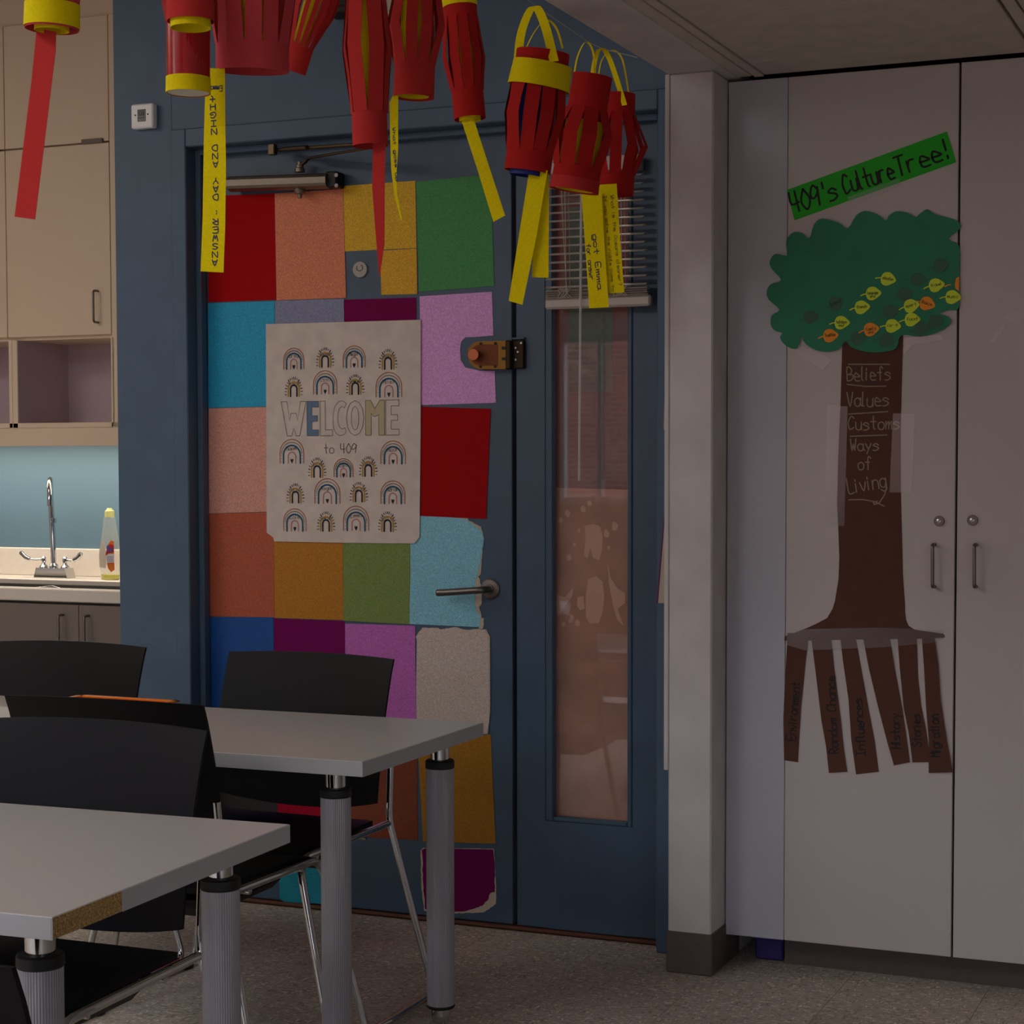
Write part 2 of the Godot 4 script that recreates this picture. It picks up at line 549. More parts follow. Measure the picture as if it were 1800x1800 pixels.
# ---------- the room ----------
func build_room() -> void:
	var W: Material = M.blue
	# wall with the double door
	var st := new_st()
	add_box(st, Vector3(-3.152, 0, -0.08), Vector3(-2.957, 2.95, 0.072), 0.002)
	struct("wall_front", st, W)
	struct("wall_front_lintel", bx(Vector3(-2.957, 2.188, -0.08), Vector3(-1.30, 2.95, 0.072)), W)
	struct("wall_front_return", bx(Vector3(-3.152, 0, -1.12), Vector3(-3.03, 2.95, -0.08)), W)
	# hollow metal door frame: face, reveal and stop
	for a in [["trim_1", -2.957, -2.909, 0.0, 2.188], ["trim_2", -1.519, -1.437, 0.0, 2.188], ["trim_3", -2.909, -1.519, 2.137, 2.188]]:
		var s2 := new_st()
		add_box(s2, Vector3(a[1], a[3], -0.08), Vector3(a[2], a[4], 0.080), 0.003)
		struct(a[0], s2, W)
	for a in [["trim_4", -2.909, -2.892, 0.0, 2.137], ["trim_5", -1.536, -1.519, 0.0, 2.137], ["trim_6", -2.892, -1.536, 2.12, 2.137]]:
		struct(a[0], bx(Vector3(a[1], a[3], 0.004), Vector3(a[2], a[4], 0.032), 0.0015), W)
	struct("trim_7", bx(Vector3(-2.905, 0, -0.07), Vector3(-1.523, 0.011, 0.012), 0.004), mat(Color(0.36, 0.19, 0.11), 0.6))
	# white pier and the beam over it
	struct("wall_pier", bx(Vector3(-1.436, 0, -0.08), Vector3(-1.326, 2.188, 0.235), 0.004), M.white_wall)
	struct("baseboard_pier", bx(Vector3(-1.439, 0, 0.0), Vector3(-1.3215, 0.103, 0.2395), 0.003), M.rubber_base)
	struct("ceiling_beam", bx(Vector3(-1.445, 2.188, -0.3), Vector3(-1.296, 2.95, 8.0), 0.004), M.white_wall)
	# rest of the room, behind and beside the camera
	struct("wall_alcove", bx(Vector3(-6.8, 0, -1.12), Vector3(-3.152, 2.95, -1.0)), M.white_wall)
	struct("wall_left", bx(Vector3(-6.95, 0, -1.12), Vector3(-6.8, 2.95, 8.2)), M.white_wall)
	# side wall right of the camera with one unseen window added for light from that side
	struct("wall_right", bx(Vector3(2.5, 0, -0.6), Vector3(2.6, 0.95, 8.2)), M.white_wall)
	struct("wall_right_head", bx(Vector3(2.5, 2.1, -0.6), Vector3(2.6, 2.95, 8.2)), M.white_wall)
	for q in [[-0.6, 5.7], [6.9, 8.2]]:
		struct("wall_right_pier", bx(Vector3(2.5, 0.95, q[0]), Vector3(2.6, 2.1, q[1])), M.white_wall)
	for q in [[5, 5.7, 6.9]]:
		var wf := new_st()
		add_box(wf, Vector3(2.53, 0.95, q[1]), Vector3(2.58, 1.0, q[2]))
		add_box(wf, Vector3(2.53, 2.05, q[1]), Vector3(2.58, 2.1, q[2]))
		add_box(wf, Vector3(2.53, 1.0, (q[1] + q[2]) / 2 - 0.025), Vector3(2.58, 2.05, (q[1] + q[2]) / 2 + 0.025))
		struct("window_%d" % q[0], wf, M.edge_band)  # added opening, sized to light table edges that face right
	struct("wall_cupboards", bx(Vector3(-1.33, 0, -0.6), Vector3(2.65, 2.95, -0.45)), M.white_wall)
	# window wall
	var xs := [-6.8, -6.3, -5.3, -4.985, -2.95, -2.65, -0.65, -0.35, 1.65, 2.5]
	struct("wall_rear", bx(Vector3(-6.95, 0, 8.0), Vector3(2.65, 0.95, 8.1)), M.cream_dark)
	struct("wall_rear_head", bx(Vector3(-6.95, 2.165, 8.0), Vector3(2.65, 2.95, 8.06)), M.white_wall)
	for i in range(0, 10, 2):
		struct("wall_rear_pier", bx(Vector3(xs[i], 0.95, 8.0), Vector3(xs[i + 1], 2.165, 8.06)), M.white_wall)
	for i in range(1, 8, 2):
		var f := new_st()
		add_box(f, Vector3(xs[i], 0.95, 8.01), Vector3(xs[i + 1], 1.0, 8.055))
		add_box(f, Vector3(xs[i], 2.115, 8.01), Vector3(xs[i + 1], 2.165, 8.055))
		add_box(f, Vector3(xs[i] + 0.255, 1.0, 8.015), Vector3(xs[i] + 0.285, 2.115, 8.05))
		add_box(f, Vector3((xs[i] + xs[i + 1]) / 2 - 0.025, 1.0, 8.01), Vector3((xs[i] + xs[i + 1]) / 2 + 0.025, 2.115, 8.055))
		struct("window_%d" % ((i + 1) / 2), f, M.edge_band)
	# lit ceiling panel over the kitchen side of the room
	for q in [[-4.7, 2.2, Color(1.0, 0.96, 0.91), 1.4, "lit square ceiling lamp above the kitchen side, out of the frame"], [-2.9, 4.2, Color(1.0, 1.0, 1.0), 1.8, "lit square ceiling lamp above the nearest table, out of the frame"], [-5.2, 5.2, Color(1.0, 1.0, 1.0), 1.0, "lit square ceiling lamp near the windows, out of the frame"]]:
		var lx: float = q[0]
		var lz: float = q[1]
		var lamp := thing("ceiling_lamp", q[4], "lamp", Vector3(lx, 2.9, lz))
		part("housing", bx(Vector3(lx - 0.6, 2.86, lz - 0.6), Vector3(lx + 0.6, 2.9, lz + 0.6), 0.004), M.edge_band, lamp)
		part("diffuser", bx(Vector3(lx - 0.55, 2.852, lz - 0.55), Vector3(lx + 0.55, 2.862, lz + 0.55), 0.002), glow(q[2], 0.5), lamp)
		area_light("lamp_light", Vector3(lx, 2.845, lz), Vector3.DOWN, Vector2(1.1, 1.1), q[2], q[3], lamp)

func build_corridor() -> void:
	struct("wall_corridor", bx(Vector3(-3.2, 0, -2.12), Vector3(-1.1, 2.95, -2.0)), M.wall_red)
	struct("wall_corridor_left", bx(Vector3(-3.15, 0, -2.0), Vector3(-3.03, 2.95, -1.12)), M.white_wall)
	struct("wall_corridor_right", bx(Vector3(-1.30, 0, -2.0), Vector3(-1.18, 2.95, -0.6)), M.white_wall)
	struct("wall_corridor_end", bx(Vector3(-1.36, 0, -0.6), Vector3(-1.331, 2.95, -0.081)), M.white_wall)
	struct("ceiling_corridor", bx(Vector3(-3.2, 2.75, -2.1), Vector3(-1.1, 2.85, -0.08)), M.ceiling)
	# red door across the corridor with a wired glass light
	var d := struct_root("door_3")
	d.position = Vector3(-2.5, 0, -1.99)
	part("leaf", bx(Vector3(-2.95, 0.01, -2.0), Vector3(-2.15, 2.45, -1.965), 0.002), M.wall_red, d)
	var g := part("pane", bx(Vector3(-2.5582, 1.5145, -1.966), Vector3(-2.3863, 2.2, -1.960)), mat(Color(0.36, 0.38, 0.33), 0.2), d)
	var wires := new_st()
	var x0 := -2.5582
	var x1 := -2.3863
	for k in 14:
		var yy: float = 1.5145 + k * 0.045
		add_stroke(wires, PackedVector2Array([Vector2(x0, yy), Vector2(x1, yy + (x1 - x0))]), 0.0022, -1.9595, Transform3D.IDENTITY, false)
		add_stroke(wires, PackedVector2Array([Vector2(x0, yy + (x1 - x0)), Vector2(x1, yy)]), 0.0022, -1.9595, Transform3D.IDENTITY, false)
	part("wire_mesh", wires, mat(Color(0.22, 0.23, 0.2), 0.6), g)
	var lamp := thing("corridor_lamp", "lit round ceiling lamp in the corridor behind the door", "lamp", Vector3(-2.0, 2.75, -1.0))
	part("diffuser", lathe([Vector2(0, 2.69), Vector2(0.14, 2.70), Vector2(0.16, 2.75), Vector2(0, 2.75)], 24, Transform3D(Basis(), Vector3(-2.0, 0, -1.0))), glow(Color(1, 0.93, 0.85), 0.6), lamp)
	area_light("lamp_light", Vector3(-2.0, 2.68, -1.0), Vector3.DOWN, Vector2(0.3, 0.3), Color(1, 0.93, 0.85), 0.16, lamp)

func build_outside() -> void:
	# brick house opposite the windows: seen only as a reflection in the door glass
	var b := thing("brick_house", "red brick house front mirrored in the narrow glass of the blue door", "building", Vector3(-8.4, -3.0, 18.1))
	var wall := new_st()
	add_box(wall, Vector3(-16, -3.0, 18.02), Vector3(6, 3.4, 18.4))
	part("mortar_wall", wall, mat(Color(0.86, 0.83, 0.80), 0.9), b)
	part("roof_edge", bx(Vector3(-16.1, 3.4, 17.9), Vector3(6.1, 3.55, 18.5), 0.01), mat(Color(0.5, 0.48, 0.46), 0.8), b)
	var bm := BoxMesh.new()
	bm.size = Vector3(0.19, 0.054, 0.03)
	var tones := [mat(Color(0.50, 0.27, 0.22), 0.9), mat(Color(0.44, 0.22, 0.18), 0.9), mat(Color(0.55, 0.33, 0.27), 0.9)]
	for row in 30:
		for col in 7:
			var o := MeshInstance3D.new()
			o.name = "brick"
			o.mesh = bm
			o.material_override = tones[rng.randi() % 3]
			b.add_child(o, true)
			o.position = Vector3(-9.2 + col * 0.203 + (0.1 if row % 2 else 0.0), 0.92 + row * 0.067, 18.015) - b.position
	var rest := new_st()
	for row in 92:
		for col in 104:
			var x := -15.8 + col * 0.203 + (0.1 if row % 2 else 0.0)
			var y := -2.76 + row * 0.067
			if x > -9.25 and x < -7.85 and y > 0.9 and y < 2.9:
				continue
			quad(rest, Vector3(x - 0.095, y - 0.027, 18.0), Vector3(x + 0.095, y - 0.027, 18.0), Vector3(x + 0.095, y + 0.027, 18.0), Vector3(x - 0.095, y + 0.027, 18.0), Vector3.FORWARD)
	part("brick_courses", rest, tones[0], b).set_meta("kind", "stuff")
	struct("ground_outside", bx(Vector3(-30, -3.2, -6), Vector3(20, -3.0, 40)), mat(Color(0.45, 0.44, 0.42), 0.9))

func build_ceiling() -> void:
	# low ceiling right of the beam: sheet panels, a cover strip and a dark joint
	struct("ceiling", bx(Vector3(-1.296, 2.205, -0.45), Vector3(2.5, 2.35, 8.0)), M.dark_gap)
	struct("ceiling_high", bx(Vector3(-6.8, 2.9, -1.12), Vector3(-1.4, 3.0, 8.0)), M.ceiling)
	var root := struct_root("ceiling_panels")
	var rows := [0.127, 0.276, 0.762, 1.37, 1.98, 2.59, 3.2, 4.4, 5.6, 6.8, 8.0]
	var cols := [-1.231, -0.602, -0.566, 0.03, 0.063, 0.66, 1.3, 2.5]
	for r in rows.size() - 1:
		# narrow strip of panel beside the beam
		part("panel", bx(Vector3(-1.2955, 2.188, rows[r] + 0.001), Vector3(-1.262, 2.204, rows[r + 1] - 0.001), 0.0015), M.ceiling, root)
		for c in cols.size() - 1:
			if c in [1, 3]:
				continue
			part("panel", bx(Vector3(cols[c] + 0.001, 2.188 + rng.randf() * 0.0008, rows[r] + 0.001), Vector3(cols[c + 1] - 0.001, 2.204, rows[r + 1] - 0.001), 0.0015), M.ceiling, root)
	part("cover_strip", bx(Vector3(-1.255, 2.185, 0.128), Vector3(-1.232, 2.204, 8.0), 0.001), M.ceiling, root)
	part("cover_strip", bx(Vector3(-0.594, 2.186, 0.128), Vector3(-0.568, 2.204, 8.0), 0.001), M.ceiling, root)
	part("cover_strip", bx(Vector3(0.032, 2.186, 0.128), Vector3(0.06, 2.204, 8.0), 0.001), M.ceiling, root)

func build_floor() -> void:
	struct("floor", bx(Vector3(-6.95, -0.12, -2.12), Vector3(2.65, -0.004, 8.2)), M.tile_a)
	var root := struct_root("floor_tiles")
	var p := 0.327
	for ix in range(-14, 5):
		for iz in range(-1, 10):
			var x := -1.338 + ix * p
			var z := 0.21 + iz * p
			if x < -6.8:
				continue
			# past the door sill there is none
			var z0 := z + 0.0005
			if z < 0.013 and x < -1.33:
				z0 = 0.013
			var o := part("tile", bx(Vector3(x + 0.0005, -0.004, z0), Vector3(x + p - 0.0005, 0.0, z + p - 0.0005), 0.0004), M.tile_b if (ix + iz) % 2 else M.tile_a, root)

# ---------- the double door ----------
func build_door() -> void:
	var d := struct_root("door_1")
	d.position = Vector3(-2.43, 0, 0)
	part("leaf", bx(Vector3(-2.905, 0.013, -0.045), Vector3(-1.951, 2.125, 0.0), 0.002), M.door_blue, d)
	# narrow leaf with a tall glazed opening
	var gx0: float = -1.8339
	var gx1: float = -1.6265
	var gy0: float = 0.3141
	var gy1 := 2.0
	var e := struct_root("door_2")
	e.position = Vector3(-1.74, 0, 0)
	var st := new_st()
	add_box(st, Vector3(-1.939, 0.013, -0.045), Vector3(gx0 - 0.022, 2.125, 0.0), 0.0015)
	add_box(st, Vector3(gx1 + 0.014, 0.013, -0.045), Vector3(-1.523, 2.125, 0.0), 0.0015)
	add_box(st, Vector3(gx0 - 0.0235, 0.013, -0.045), Vector3(gx1 + 0.0155, gy0 - 0.012, 0.0), 0.0)
	add_box(st, Vector3(gx0 - 0.0235, gy1 + 0.014, -0.045), Vector3(gx1 + 0.0155, 2.125, 0.0), 0.0)
	part("leaf", st, M.door_blue, e)
	for a in [[gx0 - 0.022, gx0, gy0 - 0.012, gy1 + 0.014], [gx1, gx1 + 0.014, gy0 - 0.012, gy1 + 0.014], [gx0, gx1, gy0 - 0.012, gy0], [gx0, gx1, gy1, gy1 + 0.014]]:
		part("glazing_bead", bx(Vector3(a[0] + 0.001, a[2], -0.022), Vector3(a[1], a[3], 0.003), 0.003), M.door_blue, e)
	part("pane", bx(Vector3(gx0 - 0.01, gy0 - 0.01, -0.026), Vector3(gx1 + 0.01, gy1 + 0.01, -0.022)), M.glass, e)
	# brown paper taped behind the lower part of the glass
	var kp := thing("brown_paper", "brown kraft paper with pale stains behind the lower half of the door glass", "paper", Vector3((gx0 + gx1) / 2, gy0, -0.03))
	part("sheet", prism(pts([-1.8519,1.1876,-1.6315,1.1824,-1.6305,0.3116,-1.8529,0.295]), -0.0300, -0.0292), M.kraft, kp)
	var k := 0
	for pl in [
		pts([-1.7559,1.0861,-1.7319,1.0924,-1.7136,1.0866,-1.7056,1.0606,-1.7072,1.0232,-1.716,0.9969,-1.7319,1.0026,-1.7399,1.0301,-1.7479,1,-1.7583,1.0111,-1.7535,1.0487]),
		pts([-1.7455,0.9475,-1.7239,0.9548,-1.7056,0.941,-1.7008,0.8999,-1.7056,0.8623,-1.7159,0.832,-1.7399,0.8297,-1.7519,0.8459,-1.7535,0.8985]),
		pts([-1.6905,0.9899,-1.6841,0.9527,-1.6643,0.9233,-1.643,0.9126,-1.643,0.8866,-1.6643,0.871,-1.6468,0.8268,-1.6643,0.8411,-1.6762,0.8782,-1.6881,0.9376]),
		pts([-1.8343,0.9039,-1.8124,0.8969,-1.7881,0.924,-1.7906,0.9013,-1.8165,0.8666,-1.8327,0.8434,-1.836,0.8736]),
		pts([-1.7761,0.8979,-1.76,0.9021,-1.756,0.8683,-1.768,0.8642,-1.7777,0.8752])]:
		part("stain", prism(pl, -0.0292, -0.0289), M.kraft_stain, kp)
	var sp := new_st()
	for q in pts([-1.8042,1.1194,-1.7423,1.1461,-1.7841,1.037,-1.6945,1.066,-1.8002,1.0028,-1.8165,0.825,-1.7963,0.8407,-1.7761,0.8301,-1.8043,0.8443,-1.6882,1.031,-1.7599,1.131,-1.8244,1.1004,-1.772,1.0747,-1.6724,1.0871]):
		k += 1
		var r := 0.004 + 0.006 * float((k * 37) % 10) / 10.0
		var c := PackedVector2Array()
		for a in 9:
			c.append(q + Vector2(cos(a * TAU / 9), sin(a * TAU / 9) * 1.2) * r * rng.randf_range(0.8, 1.2))
		add_prism(sp, c, -0.0292, -0.0289)
	part("spatter", sp, M.kraft_stain, kp).set_meta("kind", "stuff")

# outline with rough torn stretches: points closer together and jittered
func torn_outline(poly: PackedVector2Array, from: int, to: int, amount: float, step := 0.006) -> PackedVector2Array:
	var out := PackedVector2Array()
	for i in poly.size():
		out.append(poly[i])
		if i >= from and i < to:
			var q := poly[(i + 1) % poly.size()]
			var n := int(poly[i].distance_to(q) / step)
			var s := (q - poly[i]).normalized().orthogonal()
			for k in range(1, n):
				out.append(poly[i].lerp(q, float(k) / n) + s * rng.randf_range(-amount, amount))
	return out

func sheet(called: String, poly: PackedVector2Array, z: float, m: Material, label: String) -> Node3D:
	return solo(called, prism(poly, z, z + 0.0009), m, label, "paper", "coloured sheets on the door")

func build_door_papers() -> void:
	# [outline, material, height above the leaf, label]
	var rows := [
		[pts([-2.886,2.0091,-2.6682,2.0045,-2.6673,1.7095,-2.8885,1.7102]), card(Color(0.709, 0.015, 0.060)), 0.0006, "plain dark red sheet, top row of the door below the closer"],
		[pts([-2.6678,2.0035,-2.4525,2.0043,-2.4453,1.7068,-2.6649,1.7078]), glitter(Color(0.978, 0.574, 0.400)), 0.0016, "salmon glitter sheet in the top row beside the plain red one"],
		[pts([-2.4524,2.0121,-2.2326,2.013,-2.2299,1.8328,-2.4489,1.8337]), glitter(Color(0.978, 0.767, 0.015)), 0.0006, "gold glitter sheet above the round peephole cover"],
		[pts([-2.3393,1.8302,-2.229,1.8313,-2.2279,1.709,-2.3365,1.7108]), glitter(Color(0.978, 0.740, 0.015)), 0.0016, "small gold glitter offcut beside the round peephole cover"],
		[pts([-2.2299,2.0095,-2.0103,2.0171,-2.0012,1.7217,-2.2228,1.715]), glitter(Color(0.271, 0.624, 0.317)), 0.0006, "bright green glitter sheet in the top row"],
		[pts([-2.8895,1.7078,-2.6719,1.7057,-2.6737,1.413,-2.892,1.4111]), glitter(Color(0.079, 0.719, 0.902)), 0.0006, "teal glitter sheet below the plain red one"],
		[pts([-2.6701,1.7064,-2.4523,1.7049,-2.4509,1.4131,-2.671,1.413]), glitter(Color(0.589, 0.608, 0.740)), 0.0016, "grey lavender glitter sheet showing above the welcome poster"],
		[pts([-2.4515,1.7018,-2.2314,1.7,-2.2302,1.4193,-2.4509,1.4163]), card(Color(0.493, 0.015, 0.309)), 0.0006, "deep magenta sheet showing above the welcome poster"],
		[pts([-2.2211,1.7027,-2.0079,1.7069,-2.0039,1.5916,-2.0463,1.5892,-2.0864,1.5888,-2.0981,1.577,-2.1016,1.5558,-2.1,1.5299,-2.0867,1.5084,-2.0416,1.4983,-2.0002,1.4975,-1.9971,1.4129,-2.2174,1.4099]), glitter(Color(0.978, 0.708, 0.978)), 0.0006, "pink glitter sheet notched round the brass lock"],
		[pts([-2.8911,1.4095,-2.6728,1.4114,-2.6756,1.1179,-2.8945,1.1103]), glitter(Color(0.962, 0.693, 0.619)), 0.0006, "dusty pink glitter sheet left of the welcome poster"],
		[pts([-2.2175,1.4053,-2.012,1.397,-2.0262,1.1037,-2.2206,1.1094]), card(Color(0.658, 0.015, 0.048)), 0.0016, "plain dark red sheet between the pink sheet and the lever handle"],
		[pts([-2.8965,1.1095,-2.6793,1.1162,-2.6812,0.8192,-2.9113,0.8154]), glitter(Color(0.819, 0.395, 0.257)), 0.0006, "copper glitter sheet below the dusty pink one"],
		[pts([-2.6794,1.1066,-2.4603,1.1055,-2.4606,0.8182,-2.6803,0.8177]), glitter(Color(0.833, 0.540, 0.015)), 0.0006, "gold glitter sheet hanging below the welcome poster"],  # same gold as the top row, darkened for weaker light further down
		[pts([-2.4585,1.1056,-2.2516,1.1045,-2.2557,0.8137,-2.4597,0.8166]), glitter(Color(0.540, 0.637, 0.311)), 0.0016, "olive green glitter sheet below the welcome poster"],
		[pts([-2.9114,0.8121,-2.684,0.8192,-2.6831,0.5173,-2.9208,0.5045]), glitter(Color(0.014, 0.342, 0.678)), 0.0006, "royal blue glitter sheet behind the black chair back"],
		[pts([-2.6822,0.816,-2.457,0.8159,-2.4591,0.5198,-2.6814,0.5109]), card(Color(0.475, 0.014, 0.355)), 0.0006, "glossy dark purple sheet just above the black chair back"],
		[pts([-2.4553,0.8088,-2.2393,0.8096,-2.2373,0.5193,-2.4556,0.5136]), glitter(Color(0.860, 0.465, 0.845)), 0.0006, "mauve glitter sheet right of the dark purple one"],
		[pts([-2.2339,0.5101,-2.0145,0.5239,-2.0012,0.2287,-2.218,0.2178]), glitter(Color(0.741, 0.505, 0.016)), 0.0006, "gold sheet behind the table leg, low on the door, shade put into its colour"],  # gold again, with the shade near the floor mixed into the colour
		[pts([-2.4503,0.5075,-2.2356,0.5131,-2.2345,0.2196,-2.4488,0.214]), glitter(Color(0.589, 0.269, 0.133)), 0.0006, "burnt orange sheet low on the door behind the chair frame"],
		[pts([-2.674,0.5016,-2.4521,0.509,-2.4524,0.2137,-2.675,0.2045]), card(Color(0.648, 0.024, 0.160)), 0.0016, "crimson sheet under the table edge behind the chair"],
		[pts([-2.9075,0.4921,-2.6759,0.5015,-2.6768,0.2044,-2.911,0.1946]), card(Color(0.257, 0.237, 0.235)), 0.0006, "black sheet low on the door behind the chair seat"],
		[pts([-2.6733,0.1803,-2.4597,0.1907,-2.4574,0.0192,-2.479,0.0124,-2.5461,0.0159,-2.6564,0.009,-2.6711,0.0207]), glitter(Color(0.016, 0.657, 0.755)), 0.0006, "dark teal sheet at the foot of the door with a curled corner"],
	]
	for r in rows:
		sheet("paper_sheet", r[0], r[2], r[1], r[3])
	# pale blue sheet with a ripped right edge over a white core
	var pb := thing("paper_sheet", "pale blue glitter sheet torn along the side by the lever handle", "paper", Vector3(-2.1365,0.813,0), "coloured sheets on the door")
	var a: PackedVector2Array = pts([-2.2527,1.109,-2.2216,1.1093,-2.1363,1.1073,-2.0824,1.1015,-2.0754,1.0947,-2.0429,1.0739,-2.036,1.0613,-2.0333,1.0486,-2.0397,1.004,-2.0503,0.9613,-2.0526,0.9485,-2.0585,0.9378,-2.0587,0.876,-2.0564,0.8569,-2.0425,0.8382,-2.0472,0.8125,-2.1517,0.8133,-2.2566,0.8142,-2.2523,0.957])
	var w: PackedVector2Array = pts([-2.1363,1.108,-2.0812,1.1064,-2.0778,1.099,-2.0418,1.0824,-2.0326,1.0529,-2.0385,1.004,-2.0421,0.9551,-2.0503,0.9486,-2.0445,0.9402,-2.0423,0.919,-2.04,0.9021,-2.0408,0.8744,-2.0482,0.8668,-2.0425,0.851,-2.0413,0.8382,-2.0332,0.8364,-2.0344,0.8172,-2.0379,0.8075,-2.0484,0.8093,-2.0668,0.8758,-2.0664,1.0035])
	part("torn_core", prism(torn_outline(w, 0, 17, 0.0012), 0.0006, 0.0014), M.torn, pb)
	part("face", prism(torn_outline(a, 2, 15, 0.0008), 0.0014, 0.0022), glitter(Color(0.604, 0.893, 0.978)), pb)
	# silver sheet with a ragged top
	var sv := thing("paper_sheet", "silver glitter sheet with a ragged top edge below the lever handle", "paper", Vector3(-2.1258,0.5193,0), "coloured sheets on the door")
	var s1: PackedVector2Array = pts([-2.2326,0.7834,-2.2239,0.7945,-2.2118,0.8058,-2.1672,0.8027,-2.1196,0.8089,-2.0942,0.802,-2.0892,0.7945,-2.069,0.8029,-2.0304,0.8042,-2.0204,0.7862,-2.0174,0.6636,-2.0177,0.5576,-2.0279,0.5247,-2.2356,0.5163,-2.2358,0.6538])
	var s2: PackedVector2Array = pts([-2.2369,0.7801,-2.2169,0.8057,-2.1689,0.8065,-2.1621,0.8013,-2.1196,0.8104,-2.0959,0.8051,-2.079,0.8041,-2.0521,0.8073,-2.0254,0.8059,-2.0154,0.7863,-2.0151,0.5869,-2.0228,0.5235,-2.0362,0.532,-2.1884,0.6559])
	part("torn_core", prism(torn_outline(s2, 0, 9, 0.0010), 0.0024, 0.0030), M.torn, sv)
	part("face", prism(torn_outline(s1, 1, 8, 0.0012), 0.0030, 0.0038), glitter(Color(0.908, 0.835, 0.793)), sv)
	# magenta sheet with torn lower corners
	var mg := thing("paper_sheet", "dark magenta sheet with torn white edges near the floor", "paper", Vector3(-2.1123,0.0371,0), "coloured sheets on the door")
	var g1: PackedVector2Array = pts([-2.2216,0.1939,-2.2112,0.1995,-2.0086,0.2127,-2.0037,0.1713,-2.0039,0.0969,-2.0174,0.0926,-2.0241,0.0733,-2.041,0.0562,-2.0885,0.0378,-2.1397,0.0298,-2.1913,0.0297,-2.212,0.0309,-2.2169,0.0904,-2.2202,0.1374,-2.2183,0.1611])
	var g2: PackedVector2Array = pts([-2.226,0.192,-2.2181,0.2005,-2.0061,0.2144,-1.9997,0.1097,-1.9998,0.0663,-2.0208,0.0488,-2.0411,0.0376,-2.1226,0.0275,-2.2155,0.0259,-2.2239,0.0898,-2.2253,0.1448])
	part("torn_core", prism(torn_outline(g2, 1, 11, 0.0010), 0.0006, 0.0012), M.torn, mg)
	part("face", prism(torn_outline(g1, 3, 14, 0.0012), 0.0012, 0.0020), card(Color(0.446, 0.016, 0.322)), mg)

# ---------- the welcome poster ----------
func arch(st: SurfaceTool, c: Vector2, rx: float, h: float, w: float, z: float, dots := false) -> void:
	var l := PackedVector2Array()
	var straight := maxf(h - rx, 0.0)
	l.append(c + Vector2(-rx, 0))
	for k in 17:
		var a := PI - PI * k / 16.0
		l.append(c + Vector2(cos(a) * rx, straight + sin(a) * (h - straight)))
	l.append(c + Vector2(rx, 0))
	if not dots:
		add_stroke(st, l, w, z)
		return
	for i in l.size() - 1:
		for t in [0.15, 0.5, 0.85]:
			var p := l[i].lerp(l[i + 1], t)
			var nn := (p - (c + Vector2(0, straight * 0.6))).normalized() * w * 0.5
			add_stroke(st, PackedVector2Array([p - nn, p + nn]), 0.0011, z, Transform3D.IDENTITY, false)

